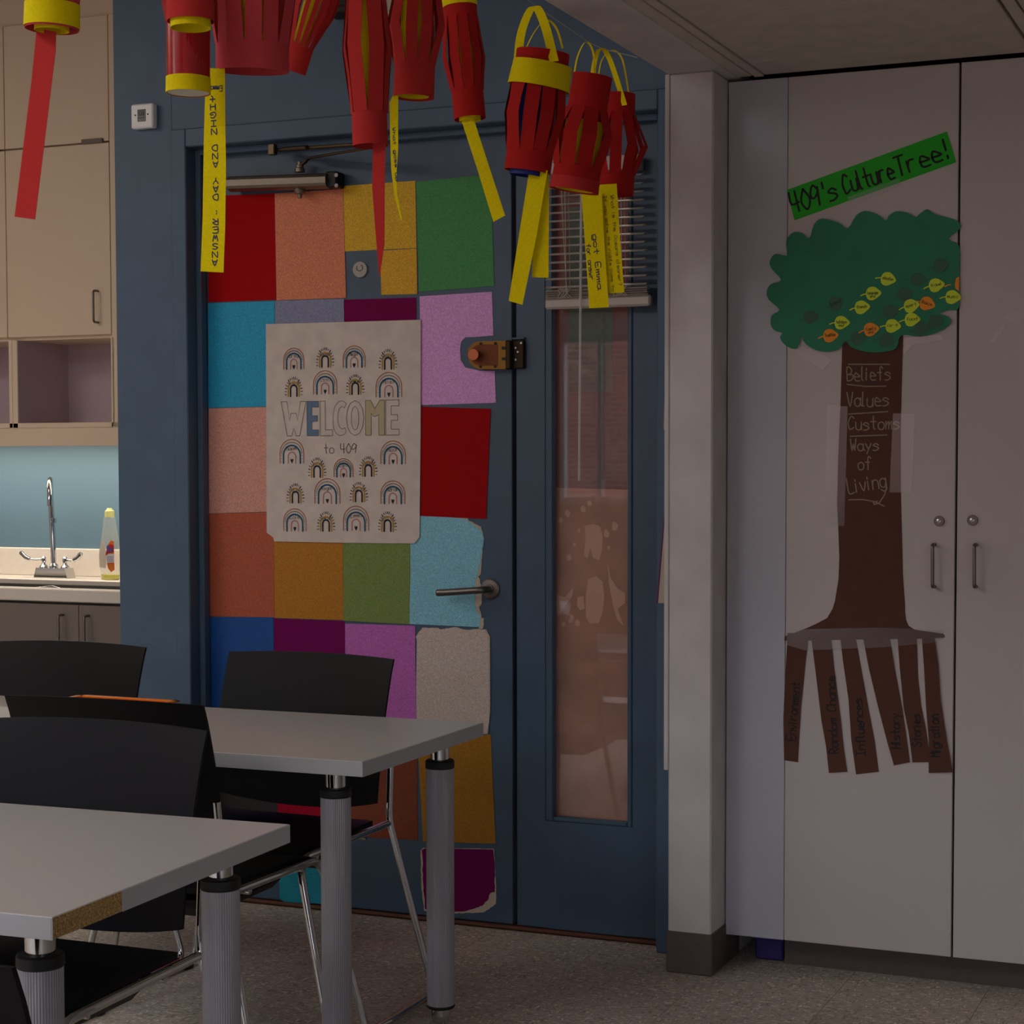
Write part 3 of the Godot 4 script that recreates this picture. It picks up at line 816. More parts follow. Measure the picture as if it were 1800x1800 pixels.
func build_poster() -> void:
	var Z := 0.0064
	var poster := thing("welcome_poster", "cream welcome poster with rainbow drawings taped over the coloured sheets", "poster", Vector3(-2.459,1.0315,0))
	part("sheet", prism(pts([-2.6977,1.6423,-2.2162,1.6393,-2.218,1.3361,-2.223,1.0519,-2.2303,1.0438,-2.2384,1.0343,-2.4528,1.0332,-2.6766,1.0335,-2.6807,1.0454,-2.7008,1.0582,-2.6994,1.34]), 0.0046, 0.0058), M.cream_paper, poster)
	var m_orange := mat(Color(0.66, 0.40, 0.25), 0.8)
	var m_blue := mat(Color(0.10, 0.33, 0.45), 0.8)
	var m_pink := mat(Color(0.72, 0.50, 0.49), 0.8)
	var m_yellow := mat(Color(0.72, 0.56, 0.28), 0.8)
	var m_dark := mat(Color(0.10, 0.12, 0.16), 0.8)
	var px: float = 0.0016 / 4.286
	var big := [
[Vector2(-2.609,1.5156), 88, 155, "Greg"],[Vector2(-2.4192,1.5159), 93, 158, "Megan"],[Vector2(-2.5104,1.4447), 100, 172, "Issa"],[Vector2(-2.3132,1.4332), 107, 180, "Miles"],[Vector2(-2.6173,1.2531), 104, 180, "Naomi"],[Vector2(-2.3013,1.2511), 103, 168, "Noah"],[Vector2(-2.4543,1.2155), 81, 135, "Calla"],[Vector2(-2.5057,1.1419), 108, 185, "Regan"],[Vector2(-2.3027,1.1425), 100, 168, "Adrian"],[Vector2(-2.6096,1.0639), 98, 168, "Cole"],[Vector2(-2.4165,1.0675), 107, 182, "Emma"]]
	for b in big:
		var s: float = b[1] * px
		var h: float = b[2] * px
		var st := new_st()
		arch(st, b[0], s * 0.98, h * 0.99, 0.0026, Z)
		var bow := part("rainbow", st, m_orange, poster)
		st = new_st()
		arch(st, b[0], s * 0.84, h * 0.87, 0.0032, Z, true)
		part("dashes", st, M.outline, bow).set_meta("kind", "stuff")
		st = new_st()
		arch(st, b[0], s * 0.69, h * 0.74, 0.0048, Z)
		part("blue_arch", st, m_blue, bow)
		st = new_st()
		arch(st, b[0], s * 0.31, h * 0.46, 0.0034, Z)
		part("pink_arch", st, m_pink, bow)
		var hc: Vector2 = b[0] + Vector2(0, h * 0.12)
		part("heart", prism(PackedVector2Array([hc + Vector2(0, -0.009), hc + Vector2(0.0042, -0.001), hc + Vector2(0.0045, 0.003), hc + Vector2(0.002, 0.0046), hc + Vector2(0, 0.002), hc + Vector2(-0.002, 0.0046), hc + Vector2(-0.0045, 0.003), hc + Vector2(-0.0042, -0.001)]), Z - 0.0004, Z), m_dark, bow)
		part("handwriting", write(new_st(), b[3], b[0] + Vector2(-s * 0.42, h * 0.52), b[0] + Vector2(s * 0.46, h * 0.57), 0.0115, 0.0010, Z + 0.0004), M.ink, bow)
	var small := [
[Vector2(-2.5098,1.5186), "Hannah"],[Vector2(-2.3152,1.5089), "Ben"],[Vector2(-2.6097,1.4396), "Yusuf"],[Vector2(-2.4164,1.4424), "Samuel"],[Vector2(-2.5374,1.2146), "Jacob"],[Vector2(-2.3777,1.2174), "Celeb"],[Vector2(-2.6068,1.143), "Niel"],[Vector2(-2.4073,1.1473), "Dia"],[Vector2(-2.5105,1.0652), "Sarah"],[Vector2(-2.3194,1.0669), "Ella"]]
	for b in small:
		var st := new_st()
		arch(st, b[0], 46 * px, 106 * px, 0.0050, Z)
		var bow := part("rainbow", st, m_yellow, poster)
		st = new_st()
		arch(st, b[0], 27 * px, 82 * px, 0.0048, Z)
		part("dark_arch", st, m_dark, bow)
		st = new_st()
		for k in 17:
			var a := -0.15 + (PI + 0.3) * k / 16.0
			var q: Vector2 = b[0] + Vector2(cos(a) * 68 * px, 28 * px + sin(a) * 108 * px)
			var o := Vector2(cos(a), sin(a)) * 0.0022 * (1.0 + 0.5 * (k % 2))
			add_stroke(st, PackedVector2Array([q - o, q + o]), 0.0016 + 0.0012 * (k % 3) / 2.0, Z)
		part("sprigs", st, m_dark, bow).set_meta("kind", "stuff")
		part("handwriting", write(new_st(), b[1], b[0] + Vector2(-44 * px, 78 * px), b[0] + Vector2(48 * px, 84 * px), 0.0105, 0.0010, Z + 0.0004), M.ink, bow)
	# outlined capitals of WELCOME, two of them coloured in
	var outline := new_st()
	var shapes := {
		"W": [0,1, .24,1, .34,.44, .40,.66, .60,.66, .66,.44, .78,1, 1,1, .74,0, .60,0, .50,.23, .42,0, .24,0],
		"E": [0,1, 1,1, 1,.83, .42,.83, .42,.58, .90,.58, .90,.42, .42,.42, .42,.17, 1,.17, 1,0, 0,0],
		"L": [0,1, .42,1, .42,.17, 1,.17, 1,0, 0,0],
		"C": [1,.92, .72,1, .42,.98, .16,.84, .03,.62, 0,.44, .06,.22, .22,.07, .48,0, .80,.02, .97,.09, .90,.22, .66,.19, .46,.26, .36,.44, .38,.62, .48,.78, .66,.84, .86,.80],
		"O": [.5,1, .76,.93, .93,.76, 1,.5, .93,.24, .76,.07, .5,0, .24,.07, .07,.24, 0,.5, .07,.76, .24,.93],
		"o": [.5,.84, .63,.78, .70,.64, .72,.5, .70,.34, .62,.2, .5,.16, .38,.2, .30,.34, .28,.5, .30,.64, .37,.78],
		"M": [0,0, 0,1, .26,1, .50,.76, .76,1, 1,1, 1,0, .70,0, .70,.58, .56,.54, .44,.54, .30,.62, .30,0]}
	var spans := [["W", 663, 855], ["E", 862, 950], ["L", 962, 1055], ["C", 1058, 1160], ["O", 1160, 1290], ["o", 1160, 1290], ["M", 1303, 1443], ["E", 1452, 1550]]
	var base: Vector2 = Vector2(-2.6506,1.3292)
	var far: Vector2 = Vector2(-2.2827,1.3276)
	var tall: float = 0.0016 * 256.0 / 4.286
	for i in spans.size():
		var s: Array = spans[i]
		var x0: float = lerpf(base.x, far.x, (s[1] - 663.0) / 887.0)
		var x1: float = lerpf(base.x, far.x, (s[2] - 663.0) / 887.0)
		var l := PackedVector2Array()
		var raw: Array = shapes[s[0]]
		for k in range(0, raw.size(), 2):
			l.append(Vector2(lerpf(x0, x1, raw[k]), base.y + raw[k + 1] * tall))
		if i == 1:
			part("filled_letter", prism(l, Z - 0.0004, Z), mat(Color(0.40, 0.50, 0.62), 0.85), poster, "letter coloured in with blue pencil")
		if i == 6:
			part("filled_letter", prism(l, Z - 0.0004, Z), mat(Color(0.74, 0.69, 0.55), 0.85), poster, "letter coloured in with pale yellow pencil")
		l.append(l[0])
		add_stroke(outline, l, 0.0013, Z + 0.0003)
	part("outlined_capitals", outline, M.outline, poster)
	var low := new_st()
	write(low, "to 409", Vector2(-2.5151,1.2805), Vector2(-2.4142,1.2808), 0.0265, 0.0017, Z, 0.1)
	part("room_lettering", low, M.ink, poster)

func build_door_hardware() -> void:
	var d: Node3D = get_node("door_1")
	# door closer: body, end bracket, spindle nuts, two arms and the shoe on the frame
	var a: Vector3 = Vector3(-2.7897,2.0323,0.034)
	var b: Vector3 = Vector3(-2.4756,2.0227,0.034)
	var ax := (b - a).normalized()
	var st := new_st()
	var prof := PackedVector2Array()
	for k in 16:
		var t := TAU * k / 16
		prof.append(Vector2(clampf(cos(t) * 0.031, -0.027, 0.027), sin(t) * 0.0215))
	var up := Vector3.UP
	var cxf := Transform3D(Basis(Vector3(0, 0, 1), up, -ax), a)
	add_prism(st, prof, -a.distance_to(b), 0.0, cxf)
	var body := part("door_closer", st, M.closer, d, "satin grey overhead door closer")
	part("end_bracket", bx(Vector3(-2.4815,2.0036,0.03) + Vector3(0, 0, -0.028), Vector3(-2.4477,2.0462,0.03) + Vector3(0, 0, 0.02), 0.003), M.black_metal, body)
	var tip := new_st()
	for yy in [308.0, 326.0]:
		var c: Vector3 = Vector3(-2.4447,2.0337,0.052) + Vector3(0, -(yy - 308.0) * 0.00155, 0)
		add_lathe(tip, [Vector2(0.0055, 0), Vector2(0.0055, 0.004), Vector2(0, 0.004)], 10, towards(c, Vector3.BACK))
	part("screw_boss", tip, M.brushed, body)
	var sp: Vector3 = Vector3(-2.5695,2.0563,0.034)
	part("spindle", lathe([Vector2(0, -0.004), Vector2(0.014, -0.004), Vector2(0.014, 0.006), Vector2(0.011, 0.008), Vector2(0.011, 0.014), Vector2(0.007, 0.015), Vector2(0.007, 0.024), Vector2(0, 0.024)], 14, Transform3D(Basis(), sp)), M.closer, body)
	var kn: Vector3 = Vector3(-2.5699,2.0052,0.034)
	part("spindle_cap", lathe([Vector2(0, -0.024), Vector2(0.006, -0.024), Vector2(0.007, -0.014), Vector2(0.013, -0.012), Vector2(0.016, -0.004), Vector2(0.014, 0.004), Vector2(0, 0.004)], 14, Transform3D(Basis(), kn)), M.closer, body)
	var el: Vector3 = Vector3(-2.2366,2.0749,0.2)
	var arm := new_st()
	add_tube(arm, bend([Vector3(-2.5693,2.0703,0.034), Vector3(-2.5498,2.0759,0.04), Vector3(-2.5334,2.0857,0.05), el], 0.012), 0.0065, 8, 0.55)
	part("closer_arm", arm, M.bronze, body)
	var fore := new_st()
	add_tube(fore, [Vector3(-2.6333,2.114,0.05), el + Vector3(0, 0.010, 0)], 0.0048, 8)
	add_tube(fore, [Vector3(-2.5994,2.1117,0.065), Vector3(-2.503,2.1038,0.11)], 0.0068, 8)
	part("closer_forearm", fore, M.bronze, body)
	part("elbow_pin", lathe([Vector2(0, -0.008), Vector2(0.009, -0.008), Vector2(0.009, 0.016), Vector2(0, 0.016)], 12, Transform3D(Basis(), el)), M.bronze, body)
	part("frame_shoe", bx(Vector3(-2.6496,2.0995,0.05), Vector3(-2.6295,2.1292,0.05) + Vector3(0, 0, 0.02), 0.002), M.bronze, body)
	# round cover of the peephole
	var ph: Vector3 = Vector3(-2.4007,1.782,0)
	var pe := part("peephole_cover", lathe([Vector2(0.0225, 0), Vector2(0.0225, 0.004), Vector2(0.021, 0.0055), Vector2(0, 0.006)], 32, towards(ph, Vector3.BACK)), mat(Color(0.62, 0.60, 0.57), 0.5, 0.4), d)
	var pc := new_st()
	var pl := PackedVector2Array()
	for k in 12:
		var t := PI * 0.80 + TAU * 0.78 * k / 11.0
		pl.append(Vector2(ph.x + cos(t) * 0.0095, ph.y + sin(t) * 0.008 + 0.004))
	add_stroke(pc, pl, 0.0018, 0.0064)
	part("cover_ring", pc, M.black_metal, pe)
	# brass rim lock
	var lk: PackedVector2Array = pts([-2.0658,1.5511,-2.062,1.559,-2.0539,1.5675,-2.0406,1.5738,-2.0259,1.5752,-1.9588,1.5743,-1.9559,1.5722,-1.9559,1.5616,-1.9561,1.5032,-1.9561,1.4999,-2.0262,1.5014,-2.0394,1.503,-2.0511,1.5099,-2.0614,1.5215,-2.0661,1.535])
	var lock := part("rim_lock", prism(lk, 0.0, 0.030), M.brass, d, "worn brass rim lock with a copper thumb turn")
	part("lock_face", prism(pts([-2.0569,1.5509,-2.051,1.5587,-2.0407,1.5645,-2.0289,1.5664,-1.9777,1.5651,-1.9779,1.5097,-2.0291,1.5108,-2.0408,1.5131,-2.0511,1.52,-2.0577,1.5322]), 0.030, 0.0305), M.brass_brown, lock)
	for q in pts([-2.0271,1.5685,-1.9853,1.5682,-2.0286,1.5085,-1.9862,1.5076]):
		part("screw", lathe([Vector2(0.0042, 0), Vector2(0.004, 0.0016), Vector2(0, 0.0018)], 12, towards(Vector3(q.x, q.y, 0.030), Vector3.BACK)), M.dark_brass, lock)
	for yy in [797, 1012]:
		part("knuckle_slot", bx(Vector3(-1.9672, 1.5553 - (yy - 797) / 11.25 * 0.00148 - 0.004, 0.0285), Vector3(-1.9476, 1.5553 - (yy - 797) / 11.25 * 0.00148 + 0.004, 0.0308)), M.black, lock)
	var tt: Vector3 = Vector3(-2.0396,1.5391,0.03)
	part("thumb_turn", lathe([Vector2(0.005, 0), Vector2(0.005, 0.012), Vector2(0.0155, 0.016), Vector2(0.0155, 0.022), Vector2(0.0145, 0.023), Vector2(0, 0.023)], 24, towards(tt, Vector3.BACK)), M.copper, lock)
	var kp := part("lock_keeper", bx(Vector3(-1.9559,1.4997,0.03) + Vector3(0, 0, -0.028), Vector3(-1.941,1.5754,0.03) + Vector3(0, 0, 0.004), 0.003), M.dark_brass, lock)
	var e: Node3D = get_node("door_2")
	var ke := part("strike_plate", bx(Vector3(-1.9473,1.5018,0.012) + Vector3(0, 0, -0.012), Vector3(-1.9113,1.5757,0.012) + Vector3(0, 0, 0.004), 0.002), M.dark_brass, e)
	for q in pts([-1.9337,1.5558,-1.9272,1.545,-1.9337,1.5246,-1.9177,1.568]):
		part("screw", lathe([Vector2(0.003, 0), Vector2(0.0028, 0.001), Vector2(0, 0.0012)], 10, towards(Vector3(q.x, q.y, 0.016), Vector3.BACK)), M.steel, ke)
	part("strike_flange", bx(Vector3(-1.9471,1.5782,0.012) + Vector3(0, 0, -0.012), Vector3(-1.9113,1.5839,0.012), 0.001), M.door_blue, ke)
	# lever handle with round rose
	var rc: Vector3 = Vector3(-2.015,0.9163,0)
	var rose := part("handle_rose", lathe([Vector2(0.028, 0), Vector2(0.0275, 0.004), Vector2(0.024, 0.0065), Vector2(0.013, 0.0075), Vector2(0.0125, 0.012), Vector2(0, 0.012)], 32, towards(rc, Vector3.BACK)), M.brushed, d)
	var lev := new_st()
	add_tube(lev, bend([rc + Vector3(0, 0, 0.006), rc + Vector3(0.0, 0, 0.052), Vector3(-2.1104,0.9083,0.055), Vector3(-2.144,0.9059,0.055)], 0.022, 8), 0.0095, 14)
	add_lathe(lev, [Vector2(0.0095, 0), Vector2(0.008, 0.004), Vector2(0.004, 0.0065), Vector2(0, 0.007)], 14, towards(Vector3(-2.144,0.9059,0.055), Vector3.LEFT))
	part("lever", lev, M.brushed, rose)

# ---------- venetian blind on the narrow leaf ----------
func build_blind() -> void:
	var x0: float = -1.8331
	var x1: float = -1.551
	var zc := 0.045
	var b := thing("venetian_blind", "short white venetian blind half lowered over the narrow door glass", "blind", Vector3((x0 + x1) / 2, 1.6478, zc))
	var top: float = 2.0341
	part("headrail", bx(Vector3(x0 + 0.004, top - 0.036, 0.012), Vector3(x1 - 0.028, top, 0.052), 0.002), M.slat, b)
	var y := top - 0.052
	var low: float = 1.7016
	var ys := []
	while y > low:
		ys.append(y)
		y -= 0.0212
	for k in 5:
		ys.append(low - 0.004 - k * 0.0052)
	for i in ys.size():
		var st := new_st()
		st.set_smooth_group(0)
		var shrink := 0.020 * (1.0 - float(i) / ys.size())
		var ring := []
		for s in 7:
			var t := s / 6.0 - 0.5
			ring.append(Vector2(zc + t * 0.025, ys[i] + 0.0035 * (0.25 - t * t) * 4.0 - t * 0.005))
		for s in 6:
			quad(st, Vector3(x0, ring[s].y, ring[s].x), Vector3(x1 - shrink, ring[s].y, ring[s].x), Vector3(x1 - shrink, ring[s + 1].y, ring[s + 1].x), Vector3(x0, ring[s + 1].y, ring[s + 1].x), Vector3.UP)
			quad(st, Vector3(x0, ring[s].y - 0.0006, ring[s].x), Vector3(x1 - shrink, ring[s].y - 0.0006, ring[s].x), Vector3(x1 - shrink, ring[s + 1].y - 0.0006, ring[s + 1].x), Vector3(x0, ring[s + 1].y - 0.0006, ring[s + 1].x), Vector3.DOWN)
		part("slat", st, M.slat, b)
	part("bottom_rail", bx(Vector3(-1.8347, 1.6507, 0.03), Vector3(-1.5464, 1.6798, 0.056), 0.005), M.slat, b)
	for xx in [-1.7774, -1.6247]:
		var c := new_st()
		for zz in [zc - 0.0135, zc + 0.0135]:
			add_tube(c, [Vector3(xx, top - 0.03, zz), Vector3(xx + 0.004, low - 0.02, zz)], 0.0008, 5)
		add_tube(c, [Vector3(xx - 0.012, top - 0.03, zc + 0.014), Vector3(xx + 0.006, low - 0.02, zc + 0.014)], 0.0008, 5)
		# slack ladder cord bunched up above the rail
		for k in 5:
			var l := []
			for q in 13:
				var t := TAU * q / 12.0
				l.append(Vector3(xx + (k - 2) * 0.006 + sin(t * 2.0 + k) * 0.006, low - 0.012 + cos(t + k) * 0.012, zc + 0.015 + 0.002 * sin(t)))
			add_tube(c, l, 0.0007, 4)
		part("ladder_cord", c, M.cord, b)
	part("tilt_wand", tube([Vector3(-1.7288,1.9992,0.065), Vector3(-1.7352,1.2068,0.065)], 0.0036, 8), M.clear_plastic, b)

# ---------- things on the blue wall ----------
func build_wall_things() -> void:
	var zw := 0.072
	# small square sensor box
	var t := thing("room_sensor", "small square off-white sensor box on the blue wall", "sensor", Vector3(-3.0563,2.1995,0.072))
	var lo: Vector3 = Vector3(-3.0774,2.1962,0.097)
	var hi: Vector3 = Vector3(-3.0042,2.2636,0.097)
	var box := part("housing", bx(Vector3(lo.x, lo.y, zw), Vector3(hi.x, hi.y, zw + 0.025), 0.004), mat(Color(0.978, 0.978, 0.978), 0.5), t)
	var c := (lo + hi) * 0.5
	part("display", bx(Vector3(c.x - 0.014, c.y - 0.016, zw + 0.0245), Vector3(c.x + 0.014, c.y + 0.018, zw + 0.0262), 0.001), mat(Color(0.42, 0.42, 0.41), 0.4), t)
	var dg := new_st()
	write(dg, "518", Vector2(c.x - 0.008, c.y + 0.001), Vector2(c.x + 0.009, c.y + 0.001), 0.010, 0.0016, zw + 0.0266, 0.0)
	add_stroke(dg, PackedVector2Array([Vector2(c.x - 0.012, c.y - 0.006), Vector2(c.x + 0.011, c.y - 0.006)]), 0.0012, zw + 0.0266)
	add_stroke(dg, PackedVector2Array([Vector2(c.x - 0.012, c.y + 0.015), Vector2(c.x + 0.011, c.y + 0.015)]), 0.0012, zw + 0.0266)
	part("readout", dg, M.ink, t)
	for s in [-1, 1]:
		part("screw", lathe([Vector2(0.0026, 0), Vector2(0.0022, 0.001), Vector2(0, 0.001)], 8, towards(Vector3(c.x + s * 0.021, c.y + 0.003, zw + 0.025), Vector3.BACK)), M.black_metal, t)
	# round wall clock over the door, mostly hidden by lanterns
	var cc: Vector3 = Vector3(-2.1998,2.5201,0.08)
	var r: float = 0.1455
	var ck := thing("wall_clock", "round white wall clock above the door behind the lanterns", "clock", cc - Vector3(0, r, 0))
	part("rim", lathe([Vector2(r - 0.012, 0.03), Vector2(r - 0.008, 0.036), Vector2(r, 0.03), Vector2(r, 0.0), Vector2(0, 0.0)], 48, towards(Vector3(cc.x, cc.y, zw), Vector3.BACK)), mat(Color(0.55, 0.5, 0.42), 0.35, 0.6), ck)
	part("dial", lathe([Vector2(r - 0.011, 0.020), Vector2(r - 0.011, 0.022), Vector2(0, 0.022)], 48, towards(Vector3(cc.x, cc.y, zw), Vector3.BACK)), mat(Color(0.84, 0.80, 0.74), 0.6), ck)
	var dn := new_st()
	for k in 12:
		var an := PI / 2 - TAU * (k + 1) / 12.0
		var q := Vector2(cc.x + cos(an) * r * 0.72, cc.y + sin(an) * r * 0.72)
		write(dn, str(k + 1), q + Vector2(-0.007 * str(k + 1).length(), -0.016), q + Vector2(0.008 * str(k + 1).length(), -0.016), 0.034, 0.005, zw + 0.0225, 0.0)
	for k in 60:
		var an := TAU * k / 60.0
		var u := Vector2(cos(an), sin(an))
		add_stroke(dn, PackedVector2Array([Vector2(cc.x, cc.y) + u * r * 0.84, Vector2(cc.x, cc.y) + u * r * 0.89]), 0.0016 if k % 5 else 0.004, zw + 0.0225, Transform3D.IDENTITY, false)
	part("numerals", dn, M.ink, ck)
	var hands := new_st()
	add_stroke(hands, PackedVector2Array([Vector2(cc.x, cc.y), Vector2(cc.x + r * 0.4, cc.y + r * 0.25)]), 0.008, zw + 0.026)
	add_stroke(hands, PackedVector2Array([Vector2(cc.x, cc.y), Vector2(cc.x - r * 0.1, cc.y + r * 0.75)]), 0.005, zw + 0.027)
	part("hands", hands, M.ink_black, ck)
	# dark box speaker beside the clock
	var s0: Vector3 = Vector3(-2.4328,2.4442,0.15)
	var s1: Vector3 = Vector3(-2.3037,2.4407,0.15)
	var sp := thing("wall_speaker", "dark box speaker high on the blue wall left of the clock", "speaker", Vector3((s0.x + s1.x) / 2, s0.y, zw))
	part("cabinet", bx(Vector3(s0.x, s0.y, zw), Vector3(s1.x, s0.y + 0.24, 0.15), 0.003), mat(Color(0.16, 0.11, 0.08), 0.6), sp)
	part("grille", bx(Vector3(s0.x + 0.012, s0.y + 0.014, 0.148), Vector3(s1.x - 0.012, s0.y + 0.228, 0.156), 0.003), M.black, sp)
	# papers pinned on the side of the white pier, seen on edge
	var labels := ["thin white paper slip curling off the pier side, upper one", "narrow white paper slip sticking out beside the door glass"]
	var polys := [pts([-1.4927,1.9809,-1.4837,1.9803,-1.4828,1.5594,-1.4902,1.5596]), pts([-1.4884,1.5533,-1.4794,1.553,-1.4789,1.3331,-1.4939,1.336])]
	for k in 2:
		solo("paper_slip", prism(polys[k], 0.09 + 0.01 * k, 0.0915 + 0.01 * k), M.torn, labels[k], "paper")
	var bk := thing("paper_pad", "white paper pad with a purple edge hanging beside the pier", "paper", Vector3(-1.4878,0.9013,0.12))
	part("pages", prism(pts([-1.4845,1.1155,-1.4688,1.1185,-1.4683,0.9019,-1.5028,0.9009]), 0.116, 0.122), M.torn, bk)
	part("cover_edge", prism(pts([-1.4868,1.1154,-1.4838,1.1155,-1.5013,0.9009,-1.5051,0.9008]), 0.115, 0.1228), mat(Color(0.42, 0.10, 0.38), 0.7), bk)
	# cable trunking on the pier corner
	struct("trim_8", bx(Vector3(-1.4475, 0.5, 0.225), Vector3(-1.436, 2.187, 0.2355), 0.0015), M.white_wall)

# ---------- tall white cupboards with the paper tree ----------
func build_cupboards() -> void:
	var zf := 0.12
	var cb := thing("tall_cupboard", "tall white built-in cupboard with two visible doors and the paper tree", "cupboard", Vector3(-0.6, 0, 0.0))
	var xd0: float = -1.1736
	var xg0: float = -0.7678
	var xg1: float = -0.7626
	var yb: float = 0.0774
	var yt := 2.180
	part("carcass", bx(Vector3(-1.10, 0.085, -0.44), Vector3(1.2, 2.15, 0.085), 0.001), M.dark_gap, cb)
	part("carcass_side", bx(Vector3(-1.322, 0.085, -0.44), Vector3(-1.10, 2.15, 0.085)), M.dark_gap, cb)
	part("filler_panel", bx(Vector3(-1.323, yb, zf - 0.02), Vector3(xd0 - 0.0012, yt, zf), 0.001), M.cupboard_side, cb)
	var hw := [[xd0, xg0, 1649.4, 1641.0], [xg1, -0.155, 1708.0, 1713.0], [-0.148, 0.37, 0.0, 0.0], [0.377, 1.1, 0.0, 0.0]]
	var hx := [Vector3(-0.8041,1.1142,0.12), Vector3(-0.7269,1.117,0.12)]
	var hb := [[Vector3(-0.8142,1.0589,0.12), Vector3(-0.8133,0.9593,0.12)], [Vector3(-0.7178,1.0604,0.12), Vector3(-0.7168,0.9617,0.12)]]
	for i in 4:
		var dr := part("cupboard_door", bx(Vector3(hw[i][0], yb, zf - 0.02), Vector3(hw[i][1], yt, zf), 0.0012), M.cupboard, cb)
		if i < 2:
			var l := new_st()
			add_lathe(l, [Vector2(0.0125, 0), Vector2(0.0125, 0.003), Vector2(0.0115, 0.005), Vector2(0.0085, 0.005), Vector2(0.0085, 0.0035), Vector2(0, 0.0035)], 24, towards(hx[i], Vector3.BACK))
			part("lock", l, M.brushed, dr)
			part("keyhole", lathe([Vector2(0.006, 0), Vector2(0.006, 0.006), Vector2(0.002, 0.007), Vector2(0, 0.006)], 12, towards(hx[i], Vector3.BACK)), M.steel, dr)
			var a: Vector3 = hb[i][0]
			var b: Vector3 = hb[i][1]
			var o := Vector3(0, 0, 0.028)
			part("handle", tube(bend([a, a + o, b + o, b], 0.009), 0.0042, 10), M.brushed, dr)
	part("toe_kick", bx(Vector3(-1.19, 0.0, 0.03), Vector3(1.2, 0.085, 0.05)), M.rubber_base, cb)
	# purple box pushed under the open end of the cupboard
	var pb := thing("purple_box", "dark purple plastic box pushed under the cupboard end", "box", Vector3(-1.22, 0, 0.02))
	part("tub", bx(Vector3(-1.268, 0.004, -0.12), Vector3(-1.196, 0.06, 0.045), 0.004), mat(Color(0.17, 0.13, 0.42), 0.5), pb)
	part("rim", bx(Vector3(-1.271, 0.052, -0.123), Vector3(-1.193, 0.062, 0.048), 0.003), mat(Color(0.17, 0.13, 0.42), 0.5), pb)
	for g in [[pts([-0.661,1.5876,-0.6494,1.5981,-0.6147,1.5979,-0.6145,1.5743,-0.6329,1.5725]), "scrap of clear tape at the edge of the second cupboard door, upper"], [pts([-0.6907,1.5339,-0.6654,1.5664,-0.6538,1.5755,-0.6607,1.5615,-0.6836,1.5266]), "thin sliver of clear tape on the second cupboard door"]]:
		solo("tape_strip", prism(g[0], 0.1203, 0.1208), M.tape, g[1], "tape")

func smooth_loop(p: PackedVector2Array, steps := 3) -> PackedVector2Array:
	var out := PackedVector2Array()
	var n := p.size()
	for i in n:
		for k in steps:
			out.append(p[i].cubic_interpolate(p[(i + 1) % n], p[(i - 1 + n) % n], p[(i + 2) % n], float(k) / steps))
	return out

